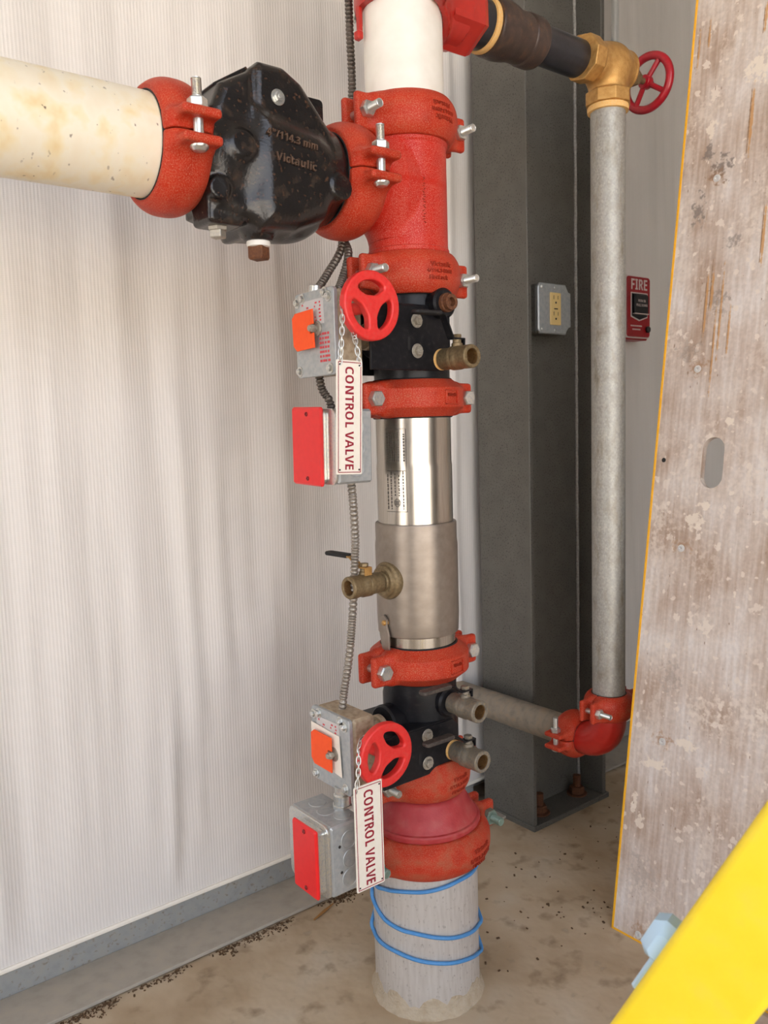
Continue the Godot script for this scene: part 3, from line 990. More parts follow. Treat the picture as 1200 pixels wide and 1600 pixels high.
func chain(label: String, pts: Array) -> void:
	var t := thing("bead_chain", label, "chain")
	var path := smooth_path(pts, 0.0098)
	var ring := Geo.new()
	var loop := PackedVector3Array()
	for k in 17:
		var a := TAU * k / 16.0
		loop.append(Vector3(0.0029 * cos(a), 0.0064 * sin(a), 0.0))
	tube(loop, func(_i): return 0.00085, 7, ring)
	var m := ring.mesh(60)
	for i in path.size() - 1:
		var f := along(path[i + 1] - path[i], (path[i] + path[i + 1]) * 0.5)
		part(t, "link", m, M.zinc, f * Transform3D(Basis(Vector3.UP, PI / 2 * (i % 2) + 0.5), Vector3.ZERO))


func control_sign(label: String, top: Vector3, w: float, h: float, lean: float, twist: float) -> void:
	# hangs from its top edge; the writing runs downwards
	var t := thing("valve_sign", label, "sign", top, Basis(Vector3(0, 0, 1), lean) * Basis(Vector3(0, 1, 0), twist), "control valve signs")
	var c := Vector3(w / 2, -h / 2, 0)
	part(t, "plate", extrude(rrect(w, h, 0.002), -0.0009, 0.0009, 0.0003, Transform3D(Basis(), c)), M.sign_white)
	var b := Geo.new()
	var e := 0.0028
	var bw := 0.0011
	for s in [-1.0, 1.0]:
		box(c + Vector3(s * (w / 2 - e) - bw / 2, -h / 2 + e, 0.0008), c + Vector3(s * (w / 2 - e) + bw / 2, h / 2 - e, 0.0011), 0.0, Transform3D(), b)
		box(c + Vector3(-w / 2 + e, s * (h / 2 - e) - bw / 2, 0.0008), c + Vector3(w / 2 - e, s * (h / 2 - e) + bw / 2, 0.0011), 0.0, Transform3D(), b)
	part(t, "border", b, M.sign_red)
	var lt := letters("CONTROL VALVE", w * 0.325, 0.0004)
	var width := lt.get_aabb().size.x
	var k := h * 0.9 / width
	part(t, "lettering", lt, M.sign_red, Transform3D(Basis(Vector3(0, 0, 1), -PI / 2) * Basis.from_scale(Vector3(k, 1, 1)), c + Vector3(-0.0005, -h * 0.008, 0.0010)))
	for q in [[0.005, -0.006], [w - 0.005, -0.006], [0.005, -h + 0.006], [w - 0.005, -h + 0.006]]:
		part(t, "eyelet", cyl(0.0013, 0, 0.0004, 12), M.rubber, along(Vector3(0, 0, 1), Vector3(q[0], q[1], 0.0008)))


# ---------------------------------------------------------------- the scene
func _ready() -> void:
	# camera
	var yaw := deg_to_rad(51.95)
	var pitch := deg_to_rad(6.1046)
	var roll := deg_to_rad(-1.747)
	var fw := Vector3(cos(yaw) * cos(pitch), -sin(pitch), -sin(yaw) * cos(pitch))
	var rt := fw.cross(Vector3.UP).normalized()
	var up := rt.cross(fw)
	var cam := Camera3D.new()
	cam.name = "camera"
	cam.current = true
	add_child(cam)
	cam.transform = Transform3D(Basis(rt * cos(roll) + up * sin(roll), up * cos(roll) - rt * sin(roll), -fw), Vector3(-0.8105, 0.9045, 0.9578))
	var at := CameraAttributesPhysical.new()
	at.frustum_focal_length = 19.35
	at.frustum_focus_distance = 1.25
	at.frustum_near = 0.02
	at.frustum_far = 200.0
	at.exposure_aperture = 8.0
	cam.attributes = at
	cam.keep_aspect = Camera3D.KEEP_HEIGHT
	cam.fov = rad_to_deg(2.0 * atan(800.0 / 1290.0))
	# sky, sun, exposure
	var env := Environment.new()
	env.background_mode = Environment.BG_SKY
	var sky := Sky.new()
	var sm := ProceduralSkyMaterial.new()
	sm.sky_top_color = Color(0.74, 0.79, 0.88)
	sm.sky_horizon_color = Color(0.98, 0.965, 0.95)
	sm.ground_bottom_color = Color(0.62, 0.58, 0.52)
	sm.ground_horizon_color = Color(0.80, 0.77, 0.72)
	sm.sun_angle_max = 1.0
	sky.sky_material = sm
	env.sky = sky
	env.tonemap_mode = Environment.TONE_MAPPER_LINEAR
	env.tonemap_exposure = 4.5
	env.sdfgi_enabled = true
	env.ssao_enabled = true
	env.ssil_enabled = true
	var we := WorldEnvironment.new()
	we.name = "world_environment"
	we.environment = env
	add_child(we)
	var sun := DirectionalLight3D.new()
	sun.name = "sun"
	sun.light_color = Color(1.0, 0.965, 0.915)
	sun.light_energy = 2.6
	sun.light_angular_distance = 0.6
	sun.shadow_enabled = true
	sun.sky_mode = DirectionalLight3D.SKY_MODE_LIGHT_ONLY
	add_child(sun)
	sun.look_at_from_position(Vector3.ZERO, Vector3(-0.55, -0.8, 0.25), Vector3.UP)

	materials()
	cache["wheel"] = wheel_mesh(0.0455, 0.0125, 0.013)
	shell()
	column()
	riser()
	branch()
	drain()
	valves()
	boxes_and_cables()
	wall_devices()
	plywood()
	foreground()
	litter()


func shell() -> void:
	var fl := setting("floor", box(Vector3(-3.3, -0.15, -0.55), Vector3(2.7, 0.0, 3.0), 0.0), M.concrete, "stained tan concrete floor around the pipe stub", "floor")
	fl.position = Vector3.ZERO
	setting("ground", box(Vector3(-40, -0.35, -40), Vector3(40, -0.16, 40), 0.0), M.ground, "pale sunlit concrete apron outside the shed, out of view, bouncing light indoors", "ground")  # out of view; its pale tone sends sunlight in through the doorways
	# the wall behind the riser, lined with white ribbed fabric that hangs in folds
	var wb := setting("wall_back", box(Vector3(-3.3, 0, -0.55), Vector3(2.7, 3.2, -0.47), 0.0), M.shed_wall, "shed wall lined with loose white ribbed insulation fabric", "wall")
	var x0 := -3.2
	var x1 := 2.6
	var y0 := 0.05
	var y1 := 3.2
	var nx := 640
	var ny := 104
	var n1 := FastNoiseLite.new()
	n1.seed = 3
	n1.frequency = 1.0
	n1.fractal_octaves = 3
	var vs := PackedVector3Array()
	var uv := PackedVector2Array()
	var idx := PackedInt32Array()
	# each fold: x at the bottom, x at y = 1.2, half width, height of the ridge, y from, y to
	var folds := [[-0.26, -0.2, 0.010, 0.006, 0.05, 0.55], [-0.235, -0.185, 0.007, -0.004, 0.05, 0.5], [-0.2, -0.17, 0.008, 0.004, 0.12, 0.45], [-0.17, -0.14, 0.007, 0.003, 0.15, 0.4],
		[-0.19, -0.2, 0.022, 0.006, 0.3, 1.3], [-0.13, -0.14, 0.018, 0.005, 0.4, 1.1], [-0.05, -0.06, 0.03, -0.006, 0.5, 1.2], [-0.54, -0.545, 0.012, 0.006, 0.05, 0.6], [-0.5, -0.51, 0.014, -0.004, 0.05, 0.7],
		[-0.3, -0.3, 0.03, 0.005, 0.5, 1.5], [0.02, 0.0, 0.03, 0.006, 0.6, 2.2], [0.33, 0.34, 0.014, 0.008, 0.2, 2.4], [0.40, 0.40, 0.012, -0.006, 0.2, 2.4], [0.455, 0.455, 0.013, 0.008, 0.1, 2.4],
		[1.0, 1.1, 0.03, 0.012, 0.1, 1.0], [1.1, 1.02, 0.03, -0.01, 0.1, 0.9], [1.25, 1.2, 0.05, 0.012, 0.1, 2.0], [0.9, 0.92, 0.03, 0.01, 0.8, 2.4]]
	for j in ny + 1:
		var y := lerpf(y0, y1, pow(float(j) / ny, 1.25))
		for i in nx + 1:
			var x := lerpf(x0, x1, float(i) / nx)
			var rise := smoothstep(0.05, 0.3, y)
			var z := -0.4035 + rise * (0.004 + 0.008 * n1.get_noise_2d(x * 1.1, y * 0.7) + 0.006 * n1.get_noise_2d(x * 7.0, y * 0.8 + 9.0) + 0.0018 * n1.get_noise_2d(x * 26.0, y * 1.1 + 4.0))
			for f in folds:
				var c: float = lerpf(f[0], f[1], y / 1.2)
				var u: float = (x - c) / f[2]
				if absf(u) < 3.0:
					z += f[3] * exp(-u * u) * smoothstep(f[4], f[4] + 0.1, y) * (1.0 - smoothstep(f[5] - 0.3, f[5], y))
			vs.append(Vector3(x, y, minf(z, -0.379)))
			uv.append(Vector2(x, y) * 5.6)
	var ns := PackedVector3Array()
	ns.resize(vs.size())
	var w := nx + 1
	for j in ny + 1:
		for i in w:
			var a := vs[j * w + mini(i + 1, nx)] - vs[j * w + maxi(i - 1, 0)]
			var b := vs[mini(j + 1, ny) * w + i] - vs[maxi(j - 1, 0) * w + i]
			ns[j * w + i] = a.cross(b).normalized()
			if i < nx and j < ny:
				var p := j * w + i
				idx.append_array(PackedInt32Array([p, p + w, p + 1, p + 1, p + w, p + w + 1]))
	var arrays := []
	arrays.resize(Mesh.ARRAY_MAX)
	arrays[Mesh.ARRAY_VERTEX] = vs
	arrays[Mesh.ARRAY_NORMAL] = ns
	arrays[Mesh.ARRAY_TEX_UV] = uv
	arrays[Mesh.ARRAY_INDEX] = idx
	var cloth := ArrayMesh.new()
	cloth.add_surface_from_arrays(Mesh.PRIMITIVE_TRIANGLES, arrays)
	part(wb, "lining_fabric", cloth, M.lining, Transform3D(), "white ribbed insulation lining hanging in folds")
	part(wb, "hem", box(Vector3(-3.2, 0.05, -0.41), Vector3(2.6, 0.058, -0.3985), 0.002), M.sign_white)
	# the steel angle along the foot of the wall
	var tr := Node3D.new()
	tr.name = "trim_1"
	add_child(tr)
	tag(tr, "dusty grey steel angle along the foot of the lined wall", "steel angle", "", "structure")
	part(tr, "upright_leg", box(Vector3(-3.2, 0.0, -0.412), Vector3(0.5, 0.055, -0.404), 0.001), M.girt_steel)
	part(tr, "flat_leg", box(Vector3(-3.2, 0.002, -0.404), Vector3(0.5, 0.008, -0.2985), 0.001), M.dusty_girt)
	var tr2 := Node3D.new()
	tr2.name = "trim_2"
	add_child(tr2)
	tag(tr2, "dark steel angle at the wall foot behind the elbow", "steel angle", "", "structure")
	part(tr2, "upright_leg", box(Vector3(0.76, 0.0, -0.412), Vector3(2.6, 0.055, -0.404), 0.001), M.girt_steel)
	part(tr2, "flat_leg", box(Vector3(0.765, 0.002, -0.404), Vector3(2.6, 0.008, -0.2985), 0.001), M.dusty_girt)
	# the rest of the shed, unseen: two doorways placed to light the riser
	setting("ceiling", box(Vector3(-3.3, 3.2, -0.55), Vector3(2.7, 3.3, 3.0), 0.0), M.shed_wall, "shed ceiling above the riser", "ceiling")
	setting("wall_right", box(Vector3(2.6, 0, -0.47), Vector3(2.7, 3.2, 3.0), 0.0), M.shed_wall, "plain shed wall beyond the plywood", "wall")
	var wf := Geo.new()
	box(Vector3(-3.3, 0, 2.9), Vector3(-2.9, 3.2, 3.0), 0.0, Transform3D(), wf)
	box(Vector3(0.3, 0, 2.9), Vector3(2.6, 3.2, 3.0), 0.0, Transform3D(), wf)
	box(Vector3(-2.9, 2.9, 2.9), Vector3(0.3, 3.2, 3.0), 0.0, Transform3D(), wf)
	setting("wall_front", wf, M.shed_wall, "unseen shed wall, its doorway placed to light the riser and leave the right wall dimmer", "wall")
	var wl := Geo.new()
	box(Vector3(-3.3, 0, -0.47), Vector3(-3.2, 3.2, 0.1), 0.0, Transform3D(), wl)
	box(Vector3(-3.3, 0, 1.3), Vector3(-3.2, 3.2, 2.9), 0.0, Transform3D(), wl)
	box(Vector3(-3.3, 2.5, 0.1), Vector3(-3.2, 3.2, 1.3), 0.0, Transform3D(), wl)
	setting("wall_left", wl, M.shed_wall, "unseen shed side wall, its doorway placed for a thin highlight on the stainless tube", "wall")


func column() -> void:
	var t := thing("steel_column", "dark grey steel column with two flanges beside the lined wall", "column", Vector3(0.501, 0, -0.293))
	t.set_meta("kind", "structure")
	part(t, "flange", box(Vector3(0, 0.012, -0.076), Vector3(0.012, 3.2, 0.076), 0.0015), M.column_paint)
	part(t, "flange", box(Vector3(0.244, 0.012, -0.076), Vector3(0.256, 3.2, 0.076), 0.0015), M.column_paint)
	part(t, "web", box(Vector3(0.011, 0.012, -0.004), Vector3(0.245, 3.2, 0.004), 0.0), M.column_paint)
	part(t, "base_plate", box(Vector3(-0.002, 0.0, -0.08), Vector3(0.263, 0.012, 0.08), 0.001), M.column_paint)
	for q in [[0.06, 0.04], [0.20, 0.034]]:
		var g := Geo.new()
		cyl(0.024, 0.012, 0.015, 24, 0.0005, Transform3D(Basis(), Vector3(q[0], 0, q[1])), g)
		hex(0.0175, 0.015, 0.031, Transform3D(Basis(), Vector3(q[0], 0, q[1])), g)
		lathe(thread(0.0095, 0.03, 0.058, 0.0025), 16, Transform3D(Basis(), Vector3(q[0], 0, q[1])), g)
		part(t, "anchor_bolt", g.mesh(28), M.rust, Transform3D(), "rusty anchor bolt and nut")
	# the weld bead where the web meets the far flange
	var n := FastNoiseLite.new()
	n.seed = 8
	n.frequency = 14.0
	var pts := PackedVector3Array()
	for i in 210:
		var y := 0.02 + i * 0.012
		pts.append(Vector3(0.2425 + 0.0012 * n.get_noise_1d(y), y, 0.0052 + 0.001 * n.get_noise_1d(y + 40.0)))
	part(t, "weld_bead", tube(pts, func(i): return 0.0042 + 0.0016 * n.get_noise_1d(i * 0.05), 8).mesh(60), M.weld)


func riser() -> void:
	# foot: a wide metal stub set in mortar
	var n := FastNoiseLite.new()
	n.seed = 12
	n.frequency = 1.0
	var s := thing("pipe_stub", "wide dull grey metal pipe stub rising from the concrete floor", "pipe")
	part(s, "pipe_wall", lathe([Vector2(0.084, -0.02), Vector2(0.084, 0.262), Vector2(0.078, 0.262)], 72), M.stub_metal)
	var gr := Geo.new()
	for k in 72:
		var ring := []
		for kk in [k, (k + 1) % 72]:
			var a: float = TAU * kk / 72.0
			var u := Vector2(cos(a), sin(a))
			var top := 0.024 + 0.022 * n.get_noise_2d(u.x * 2.2, u.y * 2.2) + 0.006 * n.get_noise_2d(u.x * 9.0, u.y * 9.0 + 5.0)
			var out := 0.091 + 0.004 * n.get_noise_2d(u.x * 3.0 + 7.0, u.y * 3.0)
			var col := []
			for q in [[out, 0.0], [0.0885, 0.006], [0.0858, top * 0.5], [0.0848, top], [0.0835, top + 0.001]]:
				col.append(Vector3(q[0] * u.x, q[1], -q[0] * u.y))
			ring.append(col)
		for i in 4:
			gr.quad(ring[0][i], ring[1][i], ring[1][i + 1], ring[0][i + 1])
	single("mortar_collar", gr.mesh(60), M.grout, "rough tan mortar smeared round the foot of the pipe stub", "mortar")
	# blue wire wound round the stub
	var wire := []
	for q in [[-160, 0.205], [-110, 0.196], [-62, 0.193], [-46, 0.196], [-30, 0.201], [-3, 0.206], [16, 0.21], [34, 0.214], [60, 0.215], [100, 0.214], [150, 0.205], [200, 0.196], [250, 0.186], [284, 0.174], [290, 0.158], [312, 0.146], [333, 0.141], [350, 0.139], [369, 0.133], [389, 0.126], [411, 0.12], [431, 0.116], [446, 0.117], [490, 0.122], [540, 0.124], [590, 0.123], [640, 0.12], [646, 0.105], [665, 0.102], [688, 0.102], [709, 0.097], [728, 0.092], [748, 0.086], [770, 0.079], [789, 0.071], [806, 0.068], [850, 0.08], [900, 0.1]]:
		var a: float = deg_to_rad(q[0])
		wire.append((TOWARD * cos(a) + ACROSS * sin(a)) * 0.0868 + Vector3(0, q[1], 0))
	single("tracer_wire", tube(smooth_path(wire, 0.006), func(_i): return 0.003, 10).mesh(60), M.blue_wire, "blue wire wound three times round the grey pipe stub", "wire")
	# couplings, from the floor up
	var c := coupling("largest dusty orange-red coupling, just above the grey stub", Vector3(0, 0.2535, 0), Basis(), 0.0842, 0.021, 0.0285, "round", M.dusty_red, M.green_bolt, 0.056, 0.026, 0.0068)
	raised(c, "Victaulic", 0.0075, 0.1052, 58, 0.006, M.letter_red)
	raised(c, "6/168.3-009N", 0.0065, 0.1056, 56, -0.006, M.letter_red)
	raised(c, "FireLock", 0.0062, 0.1034, 54, -0.0155, M.letter_red)
	c = coupling("dusty orange-red round coupling between pinkish reducer and black valve", Vector3(0, 0.362, 0), Basis(), 0.0572, 0.0185, 0.029, "round", M.dusty_red, M.old_zinc)
	raised(c, "Victaulic", 0.0062, 0.0757, 52, 0.005, M.letter_red)
	raised(c, "4/114.3-009N", 0.0054, 0.0758, 50, -0.005, M.letter_red)
	raised(c, "FireLock", 0.0054, 0.0745, 48, -0.014, M.letter_red)
	c = coupling("faceted red coupling below the stainless tube", Vector3(0, 0.541, 0), Basis(), 0.0572, 0.0195, 0.028, "faceted", M.cast_red, M.zinc, 0.032, 0.0235, 0.0062)
	letter_pad(c, 48)
	c = coupling("faceted red coupling above the stainless tube", Vector3(0, 0.940, 0), Basis(), 0.0572, 0.0195, 0.028, "faceted", M.cast_red, M.zinc, 0.032, 0.0235, 0.0062)
	letter_pad(c, 48)
	c = coupling("round red coupling under the smooth red tee", Vector3(0, 1.117, 0), Basis(), 0.0572, 0.0185, 0.030, "round", M.cast_red, M.zinc, 0.054)
	raised(c, "Victaulic", 0.0065, 0.0757, 38, 0.008, M.letter_red)
	raised(c, "4/114.3-009N", 0.0052, 0.0762, 36, -0.001, M.letter_red)
	raised(c, "FireLock", 0.0058, 0.0757, 34, -0.010, M.letter_red)
	c = coupling("round red coupling between the tee and the white upright pipe", Vector3(0, 1.333, 0), Basis(), 0.0572, 0.0185, 0.030, "round", M.cast_red, M.zinc, 0.052)
	raised(c, "FireLock", 0.0058, 0.0757, 44, 0.010, M.letter_red, PI)
	raised(c, "4/114.3-009N", 0.0052, 0.0762, 46, 0.001, M.letter_red, PI)
	raised(c, "Victaulic", 0.0062, 0.0757, 48, -0.008, M.letter_red, PI)
	# reducer
	var rd := thing("pipe_reducer", "pinkish red conical reducer between the two lowest couplings", "reducer", Vector3(0, 0.247, 0))
	part(rd, "cone", lathe([Vector2(0.08, -0.005), Vector2(0.0838, -0.005), Vector2(0.0838, 0.03), Vector2(0.0885, 0.0345), Vector2(0.0895, 0.037), Vector2(0.0895, 0.042), Vector2(0.088, 0.0445), Vector2(0.085, 0.0455), Vector2(0.0845, 0.046), Vector2(0.066, 0.079), Vector2(0.061, 0.083), Vector2(0.057, 0.085), Vector2(0.0568, 0.112), Vector2(0.052, 0.112)], 72).mesh(24), M.reducer_red)
	# stainless tube with the ground-down sleeve
	var st := thing("stainless_spool", "polished stainless tube with a dull sleeve and side port", "pipe spool", Vector3(0, 0.53, 0))
	part(st, "tube", lathe([Vector2(0.052, 0.012), Vector2(0.0572, 0.012), Vector2(0.0572, 0.06), Vector2(0.0572, 0.228), Vector2(0.0574, 0.31), Vector2(0.0566, 0.316), Vector2(0.0566, 0.402), Vector2(0.052, 0.402)], 72).mesh(24), M.stainless)
	part(st, "sleeve", lathe([Vector2(0.0565, 0.056), Vector2(0.0612, 0.056), Vector2(0.0622, 0.058), Vector2(0.0632, 0.085), Vector2(0.0632, 0.19), Vector2(0.0622, 0.2), Vector2(0.0622, 0.2235), Vector2(0.0612, 0.2255), Vector2(0.0565, 0.2255)], 72).mesh(30), M.satin_steel)
	var pd := (TOWARD * cos(deg_to_rad(-46)) + ACROSS * sin(deg_to_rad(-46)))
	var port := Geo.new()
	lathe([Vector2(0.029, 0.052), Vector2(0.029, 0.0615), Vector2(0.0275, 0.065), Vector2(0.0245, 0.0672), Vector2(0.0235, 0.071), Vector2(0.0205, 0.0735), Vector2(0.011, 0.0735)], 40, along(pd, Vector3(0, 0.142, 0)), port)
	part(st, "side_port", port.mesh(30), M.bronze)
	# etched data plate: a frame, rows of tiny marks and a round emblem
	var et := Geo.new()
	rng.seed = 21
	var e := func(a0: float, a1: float, y0: float, y1: float, r: float) -> void:
		var k := maxi(1, int(ceil(absf(a1 - a0) / 3.0)))
		for i in k:
			var u0 := deg_to_rad(lerpf(a0, a1, float(i) / k))
			var u1 := deg_to_rad(lerpf(a0, a1, float(i + 1) / k))
			var d0 := TOWARD * cos(u0) + ACROSS * sin(u0)
			var d1 := TOWARD * cos(u1) + ACROSS * sin(u1)
			et.quad(d0 * r + Vector3(0, y0, 0), d1 * r + Vector3(0, y0, 0), d1 * r + Vector3(0, y1, 0), d0 * r + Vector3(0, y1, 0))
	e.call(-12.0, -11.3, 0.245, 0.366, 0.05775)
	e.call(-46.0, -11.3, 0.366, 0.3666, 0.05695)
	e.call(-46.0, -11.3, 0.245, 0.2456, 0.05775)
	e.call(-44.0, -13.0, 0.305, 0.3058, 0.05775)
	for row in 5:
		var a := -44.0 + row * 6.6
		var y := 0.249
		while y < 0.3:
			var len := rng.randf_range(0.0015, 0.005)
			if not (row >= 2 and row <= 3 and y < 0.268):
				e.call(a, a + 1.6, y, y + len, 0.05775)
			y += len + 0.0014
	for row in 8:
		var a := -44.0 + row * 4.0
		var y := 0.319
		while y < 0.36:
			var len := rng.randf_range(0.001, 0.004)
			if row < 6 or row == 7:
				e.call(a, a + (1.2 if row < 6 else 2.4), y, y + len, 0.05695)
			y += len + 0.0012
	for k in 20:
		var u := TAU * k / 20.0
		e.call(-27.0 + 5.0 * cos(u) - 0.4, -27.0 + 5.0 * cos(u) + 0.4, 0.2585 + 0.0055 * sin(u) - 0.0007, 0.2585 + 0.0055 * sin(u) + 0.0007, 0.05775)
	for k in 3:
		e.call(-30.5 + k * 2.6, -29.0 + k * 2.6, 0.255, 0.262, 0.05775)
	part(st, "etched_marking", et.mesh(), M.etching)
	# red tee
	var te := thing("pipe_tee", "smooth bright red tee joining the upright and the black check valve", "tee", Vector3(0, 1.12, 0))
	var tg := Geo.new()
	lathe([Vector2(0.052, 0.0), Vector2(0.0566, 0.0), Vector2(0.0566, 0.024), Vector2(0.0598, 0.028), Vector2(0.0602, 0.03), Vector2(0.0602, 0.0335), Vector2(0.0588, 0.035), Vector2(0.0584, 0.04), Vector2(0.0584, 0.176), Vector2(0.0598, 0.178), Vector2(0.0606, 0.18), Vector2(0.0606, 0.186), Vector2(0.0596, 0.188), Vector2(0.0566, 0.19), Vector2(0.0566, 0.214), Vector2(0.052, 0.214)], 72, Transform3D(), tg)
	part(te, "run", tg.mesh(30), M.tee_red)
	var f := func(p: Vector3) -> float:
		var run := Vector2(p.x, p.z).length() - 0.0582
		var q := Vector2(p.y, p.z).length() - 0.0565
		var d := smin(run, q, 0.0005 + 0.03 * clampf((-p.x - 0.02) / 0.025, 0.0, 1.0))
		return maxf(maxf(d, p.x + 0.01), maxf(-0.105 - p.x, absf(p.y) - 0.072))
	part(te, "outlet", sdf(f, Vector3(-0.11, -0.078, -0.07), Vector3(0.0, 0.078, 0.07), 0.0025), M.tee_red, Transform3D(Basis(), Vector3(0, 0.1165, 0)))
	var mk := Geo.new()
	rng.seed = 4
	for colm in [[24.0, 0.065, 0.125, 1.6], [8.0, 0.09, 0.14, 1.8], [-7.0, 0.1, 0.135, 2.2]]:
		var y: float = colm[1]
		while y < colm[2]:
			var a: float = deg_to_rad(colm[0] + rng.randf_range(-1.2, 1.2))
			var d := TOWARD * cos(a) + ACROSS * sin(a)
			box(Vector3(-0.0017, -0.0006, -0.0012), Vector3(0.0017, 0.0006, 0.001), 0.0002, Transform3D(Basis(Vector3.UP.cross(d), Vector3.UP, d) * Basis(Vector3(0, 0, 1), rng.randf_range(-0.9, 0.9)), d * 0.0585 + Vector3(0, y, 0)), mk)
			y += rng.randf_range(0.0026, 0.0045)
	part(te, "raised_marking", mk, M.letter_red)
	# white pipe on top, and the strapped-on outlet
	single("upright_pipe", lathe([Vector2(0.052, 0.0), Vector2(0.0571, 0.0), Vector2(0.0571, 0.56), Vector2(0.052, 0.56)], 72), M.white_paint, "white painted upright pipe above the red tee", "pipe", Vector3(0, 1.345, 0))
	var mt := thing("outlet_saddle", "red saddle clamped on the white upright with a hexagonal outlet", "saddle", Vector3(0, 1.512, 0))
	var hf := func(p: Vector3) -> float:
		var rho := Vector2(p.x, p.z).length()
		var d := maxf(rho - 0.068, maxf(absf(p.y) - 0.052 + maxf(0.0, 0.034 * (1.0 - p.x / 0.06)), -p.x))
		d = smin(d, maxf(Vector2(p.y, p.z).length() - 0.05, absf(p.x - 0.07) - 0.03), 0.012)
		d = smin(d, rbox(Vector3(p.x, p.y, absf(p.z)), Vector3(0.012, 0, 0.078), Vector3(0.009, 0.03, 0.018), 0.004), 0.008)
		return maxf(d, 0.0575 - rho)
	part(mt, "saddle", sdf(hf, Vector3(-0.004, -0.06, -0.104), Vector3(0.108, 0.06, 0.104), 0.0026), M.outlet_red)
	var strap := PackedVector3Array()
	for k in 25:
		var a := PI / 2 + PI * k / 24.0
		strap.append(Vector3(cos(a) * 0.0645, 0.0, sin(a) * 0.0645))
	var sg := Geo.new()
	lathe([Vector2(0.0575, -0.024), Vector2(0.0665, -0.024), Vector2(0.069, -0.018), Vector2(0.069, 0.018), Vector2(0.0665, 0.024), Vector2(0.0575, 0.024)], 48, Transform3D(), sg)
	var back := Geo.new()
	for i in range(0, sg.v.size(), 3):
		if sg.v[i].x < -0.004 and sg.v[i + 1].x < 0.001 and sg.v[i + 2].x < 0.001:
			back.tri(sg.v[i], sg.v[i + 1], sg.v[i + 2])
	box(Vector3(-0.068, -0.067, -0.028), Vector3(-0.058, -0.055, -0.016), 0.002, Transform3D(), back)
	box(Vector3(-0.064, -0.056, -0.026), Vector3(-0.058, -0.02, -0.018), 0.001, Transform3D(), back)
	part(mt, "strap", back, M.outlet_red)
	part(mt, "outlet", lathe([Vector2(0.03, 0.06), Vector2(0.054, 0.06), Vector2(0.054, 0.122), Vector2(0.049, 0.132), Vector2(0.03, 0.132)], 6, Transform3D(along(Vector3(1, 0, 0)).basis * Basis(Vector3.UP, 0.5), Vector3.ZERO)).mesh(20), M.outlet_red)
	for sgn in [1.0, -1.0]:
		bolt(mt, Vector3(0.01, 0, 0.086 * sgn), Vector3(1, 0, 0), 0.03, 0.014, 0.04, 0.005, M.zinc, M.zinc)


func letter_pad(c: Node3D, az: float) -> void:
	var a := deg_to_rad(az)
	var d := TOWARD * cos(a) + ACROSS * sin(a)
	var side := ACROSS * cos(a) - TOWARD * sin(a)
	var g := Geo.new()
	var fr := Transform3D(Basis(side, Vector3.UP, d), d * 0.0768)
	for s in [-1.0, 1.0]:
		box(Vector3(s * 0.0125 - 0.001, -0.0105, -0.003), Vector3(s * 0.0125 + 0.001, 0.0105, 0.0014), 0.0006, fr, g)
		box(Vector3(-0.0135, s * 0.0095 - 0.001, -0.003), Vector3(0.0135, s * 0.0095 + 0.001, 0.0014), 0.0006, fr, g)
	part(c, "raised_frame", g, M.cast_red)
	part(c, "lettering", letters("Victaulic", 0.0042, 0.0024), M.letter_red, fr * Transform3D(Basis.from_scale(Vector3(0.75, 1, 1)), Vector3(0, 0.0032, 0.0012)))


